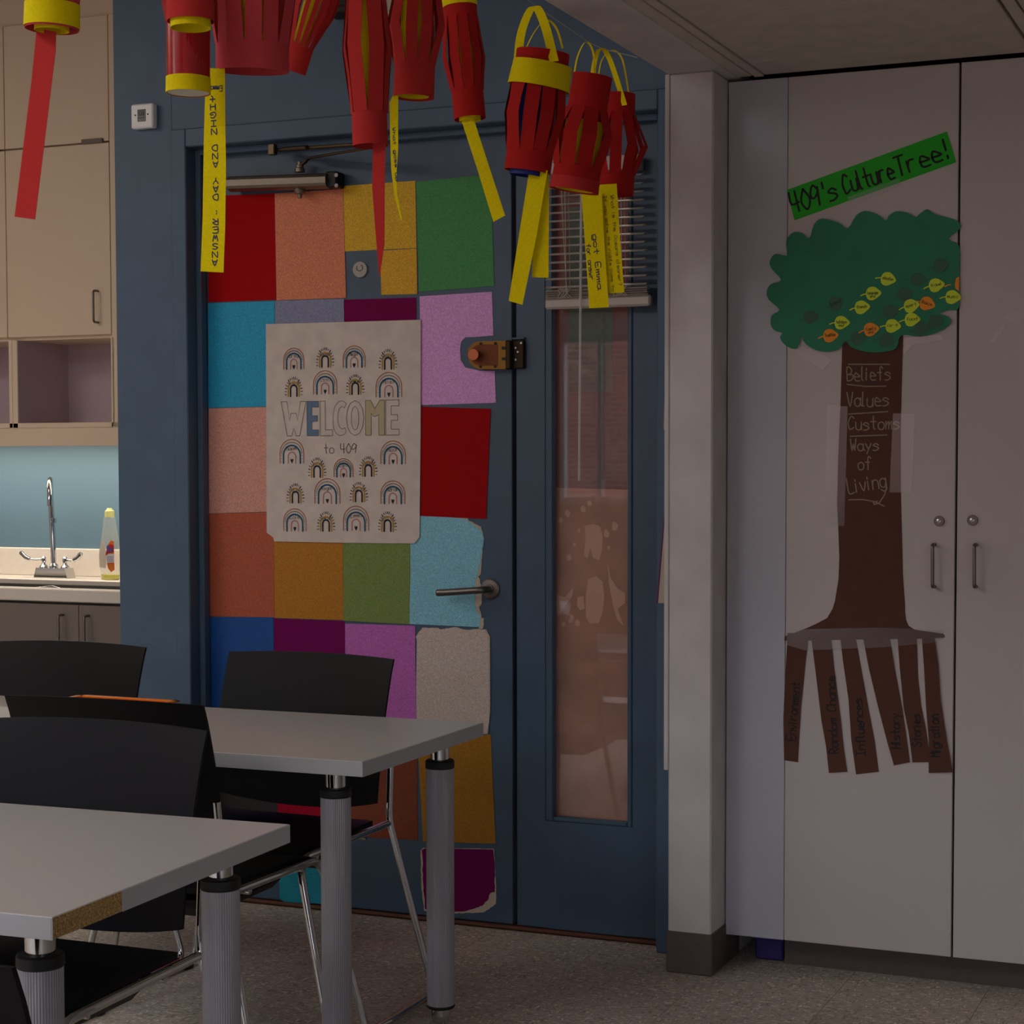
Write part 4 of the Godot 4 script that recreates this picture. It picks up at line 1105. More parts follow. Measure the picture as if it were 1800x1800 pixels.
func build_tree() -> void:
	var z := 0.1202
	# title strip
	var sg := thing("title_strip", "bright green paper strip with a black handwritten title above the tree", "sign", Vector3(-0.9733,1.9173,0.12))
	part("strip", prism(pts([-1.1764,1.9104,-0.7945,2.0235,-0.7725,1.9508,-1.1567,1.8365]), z, z + 0.0008), mat(Color(0.066, 0.697, 0.066), 0.6), sg)
	var t := new_st()
	write(t, "409's", Vector2(-1.1583,1.8528), Vector2(-1.0506,1.8836), 0.050, 0.0050, z + 0.0012)
	write(t, "Culture", Vector2(-1.0323,1.8908), Vector2(-0.9149,1.9254), 0.046, 0.0050, z + 0.0012)
	write(t, "Tree!", Vector2(-0.9086,1.9269), Vector2(-0.7868,1.9622), 0.046, 0.0050, z + 0.0012)
	part("lettering", t, M.ink_black, sg)
	# trunk
	var tree := thing("paper_tree", "large paper tree with green crown, brown trunk and six root strips on the cupboard", "paper tree", Vector3(-0.9768,0.5445,0.12))
	var trunk: PackedVector2Array = pts([-1.0378,1.5481,-0.8922,1.5521,-0.8937,1.4919,-0.8966,1.3508,-0.8952,1.189,-0.8925,1.1079,-0.8883,0.9861,-0.8828,0.913,-0.8828,0.8979,-0.8797,0.8772,-0.8739,0.8642,-0.8589,0.8553,-0.8327,0.8524,-0.7919,0.8482,-0.7874,0.8416,-0.7918,0.8384,-0.855,0.8339,-1.0141,0.826,-1.17,0.8173,-1.1763,0.8186,-1.1756,0.8287,-1.1308,0.8461,-1.0996,0.8607,-1.0705,0.8769,-1.0571,0.9004,-1.0503,0.9235,-1.0515,0.9206,-1.0435,0.9703,-1.0418,1.0239,-1.0453,1.1062,-1.0481,1.1555,-1.0456,1.2787,-1.0414,1.3932,-1.0394,1.4748])
	var brown := world_map(mat(Color(0.388, 0.257, 0.216), 0.85, 0.0, 0.3), M.wall_mottle, 0.3)
	var tr := part("trunk", prism(trunk, z, z + 0.0010), brown, tree, "brown paper trunk with pale handwritten words")
	var w := new_st()
	var zi := z + 0.0014
	for q in [["Beliefs", Vector2(-1.0252,1.448), Vector2(-0.9216,1.4489), 0.0325],
			["Values", Vector2(-1.0248,1.3864), Vector2(-0.926,1.3867), 0.034],
			["Customs", Vector2(-1.0211,1.3309), Vector2(-0.9004,1.3315), 0.031],
			["Ways", Vector2(-1.0158,1.2806), Vector2(-0.9488,1.2815), 0.028],
			["of", Vector2(-0.9969,1.236), Vector2(-0.9669,1.2368), 0.031],
			["Living", Vector2(-1.0192,1.1795), Vector2(-0.929,1.195), 0.036]]:
		write(w, q[0], q[1], q[2], q[3], 0.0028, zi)
	for l in [pts([-1.0222,1.4875,-0.924,1.4853]), pts([-1.0251,1.4395,-0.9806,1.4338,-0.9325,1.4338]), pts([-1.0213,1.3684,-0.9271,1.3734]), pts([-1.0168,1.3153,-0.9287,1.3179]),
			pts([-1.0199,1.1631,-0.9869,1.1641,-0.9581,1.1594,-0.9335,1.1482]), pts([-0.929,1.195,-0.9329,1.1767,-0.9458,1.1562,-0.9581,1.1521,-0.9601,1.1569,-0.9499,1.1603])]:
		add_stroke(w, l, 0.0026, zi)
	part("lettering", w, M.ink_pale, tr)
	# roots, each a strip of its own with a word written upwards
	var roots := [
		[pts([-1.1689,0.8371,-1.1151,0.839,-1.1225,0.7711,-1.1336,0.6545,-1.1379,0.5767,-1.1407,0.5209,-1.1752,0.5239,-1.1777,0.6251,-1.1735,0.7303,-1.1688,0.8158]), "Environment", Vector2(-1.1481,0.5742), Vector2(-1.1359,0.7164), "brown paper root strip reading Environment, nearest the pier"],
		[pts([-1.1092,0.8295,-1.0605,0.8312,-1.0523,0.7548,-1.036,0.6364,-1.0278,0.5637,-1.0185,0.5054,-1.0634,0.4998,-1.0704,0.5612,-1.0825,0.6262,-1.0989,0.7528]), "Random Chance", Vector2(-1.0412,0.5495), Vector2(-1.0514,0.7356), "brown paper root strip reading Random Chance"],
		[pts([-1.0381,0.832,-1.0007,0.8333,-0.9868,0.7575,-0.9669,0.6553,-0.953,0.5872,-0.9422,0.5103,-0.9972,0.5002,-1.0094,0.584,-1.017,0.6834,-1.0311,0.7748]), "Influences", Vector2(-0.9738,0.5478), Vector2(-0.9843,0.685), "brown paper root strip reading Influences"],
		[pts([-0.9835,0.8378,-0.9189,0.84,-0.907,0.7684,-0.8873,0.6669,-0.8754,0.5917,-0.8682,0.5378,-0.9058,0.5282,-0.9206,0.5777,-0.9441,0.6641,-0.9677,0.7583]), "History", Vector2(-0.8911,0.5699), Vector2(-0.894,0.6533), "broad brown paper root strip reading History"],
		[pts([-0.9,0.8388,-0.8543,0.8404,-0.8504,0.7443,-0.8424,0.6767,-0.8307,0.6207,-0.8228,0.5682,-0.8225,0.541,-0.8618,0.5378,-0.8718,0.6109,-0.8836,0.6671,-0.8938,0.7614]), "Stories", Vector2(-0.8408,0.5785), Vector2(-0.8459,0.6539), "brown paper root strip reading Stories"],
		[pts([-0.842,0.8427,-0.8122,0.8437,-0.8023,0.7727,-0.796,0.6903,-0.7822,0.6045,-0.7659,0.5208,-0.8227,0.5153,-0.823,0.5947,-0.83,0.6698,-0.8357,0.7638]), "Migration", Vector2(-0.7959,0.5566), Vector2(-0.8012,0.6562), "brown paper root strip reading Migration, nearest the door gap"]]
	for i in roots.size():
		var r: Array = roots[i]
		var zr := z + 0.0011 + (0.0009 if i % 2 else 0.0) + (0.0022 if i == 5 else 0.0)
		var o := part("root", prism(r[0], zr, zr + 0.0008), brown, tree, r[4])
		var k := new_st()
		write(k, r[1], r[2], r[3], 0.0225, 0.0032, zr + 0.0012)
		part("lettering", k, M.ink_black, o)
	# crown
	var crown: PackedVector2Array = pts([-1.173,1.7525,-1.2036,1.7573,-1.2164,1.7395,-1.2111,1.722,-1.188,1.6938,-1.2135,1.6849,-1.2237,1.6679,-1.2185,1.6478,-1.1917,1.623,-1.2106,1.6102,-1.213,1.5879,-1.2027,1.5727,-1.1848,1.5662,-1.1898,1.555,-1.177,1.5372,-1.154,1.5267,-1.1414,1.5363,-1.1389,1.556,-1.1262,1.5384,-1.1009,1.5229,-1.0707,1.5182,-1.0457,1.524,-1.0284,1.5431,-1.0159,1.5281,-0.9812,1.5165,-0.9419,1.514,-0.9078,1.5229,-0.8959,1.5531,-0.8499,1.5479,-0.8021,1.561,-0.7799,1.5795,-0.7881,1.5941,-0.8082,1.6015,-0.7835,1.6083,-0.7622,1.6138,-0.7619,1.6839,-0.7626,1.7554,-0.7879,1.7733,-0.7616,1.7958,-0.7631,1.8102,-0.7807,1.8206,-0.8189,1.8322,-0.8381,1.8452,-0.8572,1.8342,-0.8644,1.8284,-0.8837,1.8395,-0.9104,1.8443,-0.9273,1.8356,-0.9345,1.8248,-0.9542,1.8394,-0.9837,1.8492,-1.0058,1.8397,-1.0253,1.8106,-1.0477,1.8249,-1.0877,1.8368,-1.1077,1.8231,-1.1191,1.7918,-1.1378,1.805,-1.1581,1.8075,-1.1732,1.7944,-1.1757,1.7748])
	var zc := z + 0.004
	part("crown", prism(smooth_loop(crown), zc, zc + 0.0012), world_map(mat(Color(0.183, 0.536, 0.397), 0.55, 0.0, 0.4), M.wall_mottle, 0.5), tree, "dark green scalloped paper crown")
	# paper leaves stuck on the crown
	var lz := zc + 0.0014
	var tones := {"d": mat(Color(0.249, 0.421, 0.306), 0.7), "o": mat(Color(0.848, 0.946, 0.241), 0.7), "r": mat(Color(0.978, 0.618, 0.159), 0.7)}
	var leaves := [
["d", Vector2(-1.1139,1.6022), 0.1, "", "dark green paper leaf farthest towards the pier"],["d", Vector2(-1.053,1.6335), 0.35, "bed", "dark green paper leaf second from the pier"],["d", Vector2(-0.8049,1.712), 0.15, "", "highest dark green paper leaf on the crown"],["d", Vector2(-0.8573,1.682), -0.1, "", "dark green paper leaf second highest on the crown"],["d", Vector2(-0.8884,1.649), 0.25, "", "dark green paper leaf touching the olive one marked sport"],["d", Vector2(-0.9216,1.6096), 0.35, "", "dark green paper leaf in the middle of the cluster"],["d", Vector2(-0.9987,1.5482), 0.15, "", "dark green paper leaf beside the two-line orange leaf"],["d", Vector2(-0.9323,1.5415), -0.2, "", "lowest dark green paper leaf over the trunk"],["d", Vector2(-0.8477,1.5657), 0.1, "", "dark green paper leaf at the lower lobe, partly under another"],["d", Vector2(-0.8157,1.583), 0.3, "", "dark green paper leaf on the lower lobe near the door gap"],["o", Vector2(-0.9286,1.6858), -0.25, "education", "highest olive paper leaf on the crown"],["o", Vector2(-0.9635,1.6532), 0.0, "language", "olive paper leaf with two lines, below the highest olive one"],["o", Vector2(-0.9904,1.6216), 0.05, "friends", "olive paper leaf reading friends"],["o", Vector2(-1.0387,1.5865), -0.05, "holidays", "olive paper leaf nearest the pier"],["o", Vector2(-0.815,1.6669), 0.1, "travel", "olive paper leaf between two dark leaves near the door gap"],["o", Vector2(-0.7766,1.6377), -0.1, "music", "olive paper leaf at the cut edge of the crown"],["o", Vector2(-0.8732,1.621), 0.15, "sport", "olive paper leaf reading sport beside the orange one"],["o", Vector2(-0.871,1.5886), 0.0, "food", "olive paper leaf reading food with an underline"],["o", Vector2(-0.9165,1.575), -0.1, "art", "lowest olive paper leaf near the trunk"],["r", Vector2(-1.0659,1.5564), 0.05, "Tradition", "orange paper leaf nearest the pier"],["r", Vector2(-0.9678,1.5683), 0.1, "family", "orange paper leaf with two lines above the trunk"],["r", Vector2(-0.8362,1.6245), -0.35, "Race", "orange paper leaf on the cluster towards the door gap"],["r", Vector2(-0.766,1.6674), 0.0, "", "sliver of orange paper leaf at the door gap"]]
	for i in leaves.size():
		var l: Array = leaves[i]
		var o := thing("paper_leaf", l[4], "paper leaf", Vector3(l[1].x, l[1].y, lz), "leaves on the paper tree")
		var xf := Transform3D(Basis(Vector3.BACK, l[2]), Vector3(l[1].x, l[1].y, lz + 0.0006 * (i % 3)))
		var shape := smooth_loop(pts([-0.017, 0.002, -0.012, 0.0135, 0.001, 0.0165, 0.012, 0.010, 0.0205, 0.0, 0.010, -0.010, -0.001, -0.016, -0.013, -0.0125]), 2)
		if i == leaves.size() - 1:
			shape = pts([-0.003, 0.014, 0.004, 0.018, 0.004, -0.016, -0.004, -0.010, -0.006, 0.0])
		var b := part("blade", prism(shape, 0.0, 0.0005, xf), tones[l[0]], o)
		var s := new_st()
		add_stroke(s, pts([-0.016, 0.0, -0.022, -0.001, -0.029, -0.004]), 0.0028, 0.0003, xf)
		part("stem", s, tones[l[0]], o)
		if l[3] != "":
			var k := new_st()
			write(k, l[3], Vector2(-0.0125, -0.002), Vector2(0.0125, -0.001), 0.0075, 0.0009, 0.0008, 0.2, xf)
			if i in [11, 13, 20]:
				write(k, "and", Vector2(-0.007, -0.009), Vector2(0.005, -0.009), 0.006, 0.0009, 0.0008, 0.2, xf)
			part("lettering", k, M.ink, o)
	# clear tape
	var tapes := [
		[pts([-1.1434,1.5387,-1.0595,1.4998,-1.0843,1.4758,-1.1496,1.5163]), "clear tape strip under the crown on the pier side"],
		[pts([-0.8901,1.5461,-0.8022,1.5528,-0.8001,1.5396,-0.8679,1.5314,-0.8898,1.5058]), "clear tape strip under the crown right of the trunk"],
		[pts([-1.0734,1.3916,-1.0235,1.3868,-1.0266,1.2295,-1.0298,1.1002,-1.0778,1.0997]), "long clear tape strip along the pier side of the trunk"],
		[pts([-0.9149,1.3692,-0.8632,1.3674,-0.8664,1.2699,-0.8709,1.1802,-0.9215,1.1816]), "shiny clear tape strip along the door gap side of the trunk"],
		[pts([-1.1701,0.839,-1.119,0.8485,-0.938,0.8583,-0.792,0.8575,-0.7881,0.8389,-0.8102,0.8269,-0.9376,0.8109,-1.1227,0.7962,-1.168,0.8081]), "clear tape across the tops of the root strips"],
		[pts([-1.0283,1.8847,-0.9038,1.9218,-0.8988,1.9037,-1.0183,1.8647]), "clear tape along the lower edge of the green title strip"]]
	for i in tapes.size():
		var zt := z + 0.0062 if i < 5 else z + 0.0022
		if i in [2, 3]:
			zt = z + 0.0020
		solo("tape_strip", prism(tapes[i][0], zt, zt + 0.0003), M.tape, tapes[i][1], "tape")

# ---------- kitchen alcove ----------
func build_kitchen() -> void:
	var zu := -0.68
	struct("wall_splashback", bx(Vector3(-5.6, 0.94, -1.0), Vector3(-3.152, 1.5, -0.985)), M.splash)
	# upper cupboards: two columns of doors over open cubbies
	var xr := -3.702
	var xs := -4.129
	var w := thing("wall_cupboard", "cream wall cupboards with open cubbies above the sink", "cupboard", Vector3(-4.1, 1.313, zu))
	part("carcass", bx(Vector3(-5.0, 1.675, -0.98), Vector3(-3.155, 2.77, zu - 0.02)), M.cream, w)
	part("top_filler", bx(Vector3(-5.0, 2.745, zu - 0.02), Vector3(-3.155, 2.895, zu - 0.012)), M.cream, w)
	for c in 3:
		var x1: float = xr - c * 0.4275
		var up := part("cupboard_door", bx(Vector3(x1 - 0.4245, 2.328, zu - 0.018), Vector3(x1, 2.742, zu), 0.0012), M.cream, w)
		part("finger_pull", bx(Vector3(x1 - 0.105, 2.322, zu - 0.004), Vector3(x1 - 0.02, 2.337, zu + 0.009), 0.002), M.cream_dark, up)
		var lw := part("cupboard_door", bx(Vector3(x1 - 0.4245, 1.686, zu - 0.018), Vector3(x1, 2.322, zu), 0.0012), M.cream, w)
		var a := Vector3(x1 - 0.050, 1.831, zu)
		part("handle", tube(bend([a, a + Vector3(0, 0, 0.028), a + Vector3(0, -0.105, 0.028), a + Vector3(0, -0.105, 0)], 0.010), 0.004, 10), M.brushed, lw)
	part("end_filler", bx(Vector3(xr + 0.003, 1.375, zu - 0.02), Vector3(-3.155, 2.742, zu), 0.001), M.cream, w)
	# cubbies
	for c in 3:
		var x1: float = -3.690 - c * 0.421
		var x0: float = x1 - 0.421
		part("cubby_side", bx(Vector3(x0 + 0.0004, 1.376, -0.98), Vector3(x0 + 0.0215, 1.676, zu), 0.001), M.cream, w)
		part("cubby_side", bx(Vector3(x1 - 0.0145, 1.376, -0.98), Vector3(x1 - 0.0004, 1.676, zu), 0.001), M.cream, w)
		part("cubby_back", bx(Vector3(x0 + 0.0216, 1.392, -0.98), Vector3(x1 - 0.0146, 1.675, -0.965)), M.cubby, w)
		part("cubby_lining", bx(Vector3(x0 + 0.0216, 1.392, -0.965), Vector3(x0 + 0.0226, 1.675, zu - 0.004)), M.cubby, w)
	part("cubby_floor", bx(Vector3(-5.0, 1.376, -0.98), Vector3(-3.155, 1.392, zu), 0.001), M.cream, w)
	part("fascia", bx(Vector3(-5.0, 1.313, zu - 0.018), Vector3(-3.155, 1.3735, zu), 0.0012), M.cream, w)
	# strip lamp behind the fascia
	var lamp := thing("strip_lamp", "lit strip lamp under the wall cupboards above the sink", "lamp", Vector3(-4.1, 1.36, -0.80))
	part("housing", bx(Vector3(-4.75, 1.352, -0.83), Vector3(-3.4, 1.376, -0.77), 0.002), M.edge_band, lamp)
	part("diffuser", bx(Vector3(-4.72, 1.346, -0.825), Vector3(-3.43, 1.353, -0.775), 0.001), glow(Color(1.0, 0.92, 0.8), 1.0), lamp)
	area_light("lamp_light", Vector3(-4.07, 1.343, -0.80), Vector3.DOWN, Vector2(1.28, 0.05), Color(1.0, 0.95, 0.88), 0.34, lamp)
	# base cupboards
	var b := thing("base_cupboard", "taupe base cupboards with bar handles under the counter", "cupboard", Vector3(-4.0, 0, -0.42))
	part("carcass", bx(Vector3(-5.0, 0.08, -0.98), Vector3(-3.155, 0.68, -0.425)), M.cream_dark, b)
	for c in 4:
		var x1: float = -3.195 - c * 0.453
		var dr := part("cupboard_door", bx(Vector3(x1 - 0.451, 0.09, -0.424), Vector3(x1, 0.797, -0.406), 0.0012), M.cream_dark, b)
		var hx: float = x1 - 0.451 + 0.040 if c % 2 == 0 else x1 - 0.058
		var a := Vector3(hx, 0.764, -0.406)
		part("handle", tube(bend([a, a + Vector3(0, 0, 0.028), a + Vector3(0, -0.12, 0.028), a + Vector3(0, -0.12, 0)], 0.010), 0.0042, 10), M.brushed, dr)
	part("toe_kick", bx(Vector3(-5.0, 0.0, -0.5), Vector3(-3.155, 0.08, -0.48)), M.rubber_base, b)
	# counter with a long sink cut-out and an upstand
	var ct := thing("kitchen_counter", "cream laminate counter with upstand around the long sink", "counter", Vector3(-4.0, 0.805, -0.6))
	part("front_edge", bx(Vector3(-5.0, 0.806, -0.485), Vector3(-3.155, 0.845, -0.40), 0.003), M.counter, ct)
	part("back_ledge", bx(Vector3(-5.0, 0.828, -0.985), Vector3(-3.155, 0.848, -0.80), 0.003), M.counter, ct)
	part("upstand", bx(Vector3(-5.0, 0.848, -0.985), Vector3(-3.155, 0.948, -0.968), 0.003), M.counter, ct)
	var sk := thing("steel_sink", "stainless steel sink basin set in the kitchen counter", "sink", Vector3(-4.0, 0.66, -0.64))
	part("bottom", bx(Vector3(-4.9, 0.69, -0.80), Vector3(-3.16, 0.70, -0.485)), M.brushed, sk)
	part("rear_side", bx(Vector3(-4.9, 0.70, -0.806), Vector3(-3.16, 0.829, -0.80)), M.brushed, sk)
	part("front_side", bx(Vector3(-4.9, 0.70, -0.485), Vector3(-3.16, 0.832, -0.478)), M.brushed, sk)
	var rim := new_st()
	add_tube(rim, [Vector3(-4.0178,0.8263,-0.6), Vector3(-3.9657,0.8315,-0.6), Vector3(-3.8953,0.839,-0.6), Vector3(-3.8536,0.8304,-0.6)], 0.004, 8)
	part("drain_rim", rim, M.steel, sk)
	build_faucet()
	build_bottle()

func build_faucet() -> void:
	var zf := -0.87
	var c: Vector3 = Vector3(-4.0889,0.8437,-0.87)
	c.y = 0.848
	var k: float = 0.002
	var f := thing("sink_faucet", "chrome gooseneck faucet with two wing levers behind the sink", "faucet", c)
	var base := new_st()
	add_prism(base, PackedVector2Array([Vector2(-36 * k, 0), Vector2(36 * k, 0), Vector2(31 * k, 18 * k), Vector2(-31 * k, 18 * k)]), -0.025, 0.025, Transform3D(Basis(), c))
	part("base_plate", base, M.chrome, f)
	var neck: Vector3 = c + Vector3(-1 * k, 16 * k, 0)
	var top: Vector3 = neck + Vector3(-5 * k, 128 * k, 0)
	var path := [neck, neck + Vector3(-2 * k, 60 * k, 0), top]
	for i in 9:
		var t := PI * (i + 1) / 10.0
		path.append(top + Vector3((1.0 - cos(t)) * 0.036, sin(t) * 0.062, (1.0 - cos(t)) * 0.050))
	path.append(top + Vector3(0.072, -0.03, 0.100))
	part("spout", add_tube(new_st(), path, 4.9 * k, 16), M.chrome, f)
	part("collar", lathe([Vector2(0, 0), Vector2(8 * k, 0), Vector2(8 * k, 5 * k), Vector2(5 * k, 9 * k), Vector2(0, 9 * k)], 20, Transform3D(Basis(), c + Vector3(-1 * k, 17 * k, 0))), M.chrome, f)
	part("spout_ring", lathe([Vector2(0, 0), Vector2(6 * k, 0), Vector2(6 * k, 8 * k), Vector2(0, 8 * k)], 20, Transform3D(Basis(), c + Vector3(-2 * k, 98 * k, 0))), M.chrome, f)
	for s in [-1, 1]:
		var v: Vector3 = c + Vector3(s * 23 * k, 17 * k, 0)
		var stem := part("valve", lathe([Vector2(0, 0), Vector2(8 * k, 0), Vector2(8 * k, 3 * k), Vector2(4 * k, 7 * k), Vector2(3 * k, 10 * k), Vector2(4.6 * k, 13 * k), Vector2(4.6 * k, 18 * k), Vector2(2 * k, 21 * k), Vector2(0, 21 * k)], 18, Transform3D(Basis(), v)), M.chrome, f)
		var l := new_st()
		add_tube(l, [v + Vector3(s * 2 * k, 16 * k, 0), v + Vector3(s * 14 * k, 15 * k, 0.008), v + Vector3(s * 26 * k, 16 * k, 0.014)], 2.0 * k, 8)
		add_tube(l, [v + Vector3(s * 25 * k, 16 * k, 0.014), v + Vector3(s * 33 * k, 19 * k, 0.018), v + Vector3(s * 40 * k, 26 * k, 0.020)], 4.0 * k, 10)
		add_lathe(l, [Vector2(0, -4.5 * k), Vector2(3.4 * k, -3 * k), Vector2(4.6 * k, 0), Vector2(3.4 * k, 3 * k), Vector2(0, 4.5 * k)], 12, Transform3D(Basis(), v + Vector3(s * 40 * k, 26 * k, 0.020)))
		part("wing_lever", l, M.chrome, stem)

func build_bottle() -> void:
	var zb := -0.86
	var c: Vector3 = Vector3(-3.8449,0.8499,-0.86)
	c.y = 0.848
	var k: float = 0.002
	var b := thing("soap_bottle", "clear dish soap bottle with a little yellow liquid beside the blue wall", "bottle", c)
	var sq := Transform3D(Basis().scaled(Vector3(1, 1, 0.62)), c)
	part("body", lathe([Vector2(0, 0), Vector2(17 * k, 0), Vector2(18.5 * k, 3 * k), Vector2(19 * k, 40 * k), Vector2(18 * k, 66 * k), Vector2(14 * k, 90 * k), Vector2(11.5 * k, 108 * k), Vector2(8 * k, 110 * k), Vector2(0, 110 * k)], 28, sq), clear(Color(0.93, 0.92, 0.84, 0.18)), b)
	part("liquid", lathe([Vector2(0, 0.6 * k), Vector2(16.5 * k, 0.6 * k), Vector2(17.6 * k, 3 * k), Vector2(17.8 * k, 9 * k), Vector2(0, 9 * k)], 28, sq), mat(Color(0.82, 0.80, 0.05), 0.25), b)
	part("cap", lathe([Vector2(0, 109 * k), Vector2(8.6 * k, 109 * k), Vector2(8.2 * k, 120 * k), Vector2(5 * k, 122 * k), Vector2(4 * k, 125 * k), Vector2(0, 125 * k)], 20, Transform3D(Basis(), c)), mat(Color(0.80, 0.78, 0.50), 0.5), b)
	var back := new_st()
	add_prism(back, PackedVector2Array([Vector2(-17 * k, 22 * k), Vector2(-4 * k, 20 * k), Vector2(-2 * k, 48 * k), Vector2(-9 * k, 68 * k), Vector2(-14 * k, 66 * k), Vector2(-17.5 * k, 44 * k)]), 7 * k, 7.6 * k, Transform3D(Basis(), c))
	part("back_label", back, mat(Color(0.80, 0.74, 0.68), 0.7), b)
	var lab := new_st()
	add_prism(lab, PackedVector2Array([Vector2(-1 * k, 44 * k), Vector2(3 * k, 60 * k), Vector2(10 * k, 69 * k), Vector2(16 * k, 68 * k), Vector2(17 * k, 18 * k), Vector2(10 * k, 14 * k), Vector2(4 * k, 20 * k), Vector2(1 * k, 32 * k)]), 11.2 * k, 11.9 * k, Transform3D(Basis(), c))
	var l := part("front_label", lab, mat(Color(0.82, 0.42, 0.08), 0.5), b)
	var red := new_st()
	add_prism(red, PackedVector2Array([Vector2(-0.5 * k, 44 * k), Vector2(3 * k, 58 * k), Vector2(9 * k, 63 * k), Vector2(16.5 * k, 61 * k), Vector2(16.8 * k, 50 * k), Vector2(6 * k, 47 * k)]), 11.9 * k, 12.4 * k, Transform3D(Basis(), c))
	part("label_band", red, mat(Color(0.70, 0.07, 0.09), 0.5), l)
	var wh := new_st()
	add_prism(wh, PackedVector2Array([Vector2(0, 42 * k), Vector2(6 * k, 46 * k), Vector2(16.8 * k, 46 * k), Vector2(17 * k, 31 * k), Vector2(1.5 * k, 30 * k)]), 11.9 * k, 12.4 * k, Transform3D(Basis(), c))
	part("label_panel", wh, mat(Color(0.80, 0.78, 0.78), 0.5), l)
	var bl := new_st()
	write(bl, "S", Vector2(4 * k, 50 * k), Vector2(9 * k, 51 * k), 9 * k, 2.2 * k, 12.7 * k, 0.0, Transform3D(Basis(), c))
	write(bl, "u", Vector2(10 * k, 51 * k), Vector2(14 * k, 51 * k), 9 * k, 2.2 * k, 12.7 * k, 0.0, Transform3D(Basis(), c))
	for r in 4:
		add_stroke(bl, PackedVector2Array([Vector2(3 * k, (41 - r * 2.6) * k), Vector2(15 * k, (41 - r * 2.6) * k)]), 0.7 * k, 12.7 * k, Transform3D(Basis(), c))
	part("label_print", bl, mat(Color(0.22, 0.28, 0.58), 0.6), l)

func clear(c: Color) -> StandardMaterial3D:
	var m := mat(c, 0.1)
	m.transparency = BaseMaterial3D.TRANSPARENCY_ALPHA
	return m

# ---------- tables ----------
func make_table(label: String, corner: Vector3, turn: float, size: Vector2, legs: Array, missing: float) -> Node3D:
	# corner: the rear right corner of the top; the top reaches to -x and +z from it
	var h := 0.67
	var th := 0.030
	var t := thing("classroom_table", label, "table", Vector3(corner.x - size.x / 2, 0, corner.z + size.y / 2), "white tables")
	var xf := Transform3D(Basis(Vector3.UP, turn), corner)
	part("tabletop", bx(Vector3(-size.x + 0.0012, h - th, 0.0012), Vector3(-0.0012, h, size.y - 0.0012), 0.0012, xf), M.laminate, t)
	part("edge_band", bx(Vector3(-size.x, h - th, 0), Vector3(0, h - 0.0006, 0.0015), 0.0004, xf), M.edge_band, t)
	part("edge_band", bx(Vector3(-size.x, h - th, size.y - 0.0015), Vector3(0, h - 0.0006, size.y), 0.0004, xf), M.edge_band, t)
	part("edge_band", bx(Vector3(-size.x - 0.0015, h - th, 0), Vector3(-size.x, h - 0.0006, size.y), 0.0004, xf), M.edge_band, t)
	part("edge_band", bx(Vector3(-0.0015, h - th, 0), Vector3(0, h - 0.0006, size.y - missing), 0.0004, xf), M.edge_band, t)
	if missing > 0.0:
		var core := new_st()
		core.set_smooth_group(-1)
		var n := 26
		for i in n:
			var z0 := size.y - missing + missing * i / n
			var z1 := size.y - missing + missing * (i + 1) / n
			var a := 0.0002 + 0.0012 * rng.randf()
			add_box(core, Vector3(-0.003, h - th + 0.0002 + 0.001 * rng.randf(), z0), Vector3(-0.0012 + a, h - 0.0012, z1), 0.0003, xf)
		part("bare_chipboard", core, M.particle, t, "bare brown chipboard where the edge band has come off")
	for p in legs:
		var at := Vector3(p.x, 0, p.y)
		var flute := new_st()
		flute.set_smooth_group(-1)
		var ring := []
		var n := 96
		for k in n:
			var a := TAU * k / n
			ring.append(Vector3(cos(a), 0, sin(a)) * (0.0308 if k % 2 else 0.0300))
		for k in n:
			var a: Vector3 = ring[k]
			var b: Vector3 = ring[(k + 1) % n]
			quad(flute, at + a + Vector3.UP * 0.052, at + b + Vector3.UP * 0.052, at + b + Vector3.UP * 0.582, at + a + Vector3.UP * 0.582, a + b)
		var leg := part("leg", flute, M.leg, t)
		part("collar", lathe([Vector2(0.018, 0.600), Vector2(0.029, 0.600), Vector2(0.032, 0.597), Vector2(0.0325, 0.584), Vector2(0.031, 0.581), Vector2(0.018, 0.581)], 32, Transform3D(Basis(), at)), M.black, leg)
		part("post", lathe([Vector2(0.0205, 0.59), Vector2(0.0205, 0.64)], 28, Transform3D(Basis(), at)), M.chrome, leg)
		part("lower_ring", lathe([Vector2(0.0, 0.046), Vector2(0.030, 0.046), Vector2(0.0315, 0.049), Vector2(0.0315, 0.053), Vector2(0.029, 0.054)], 32, Transform3D(Basis(), at)), M.black, leg)
		part("foot", lathe([Vector2(0.021, 0.047), Vector2(0.0215, 0.028), Vector2(0.019, 0.015), Vector2(0.013, 0.007), Vector2(0.012, 0.0), Vector2(0, 0.0)], 28, Transform3D(Basis(), at)), M.chrome, leg)
	return t

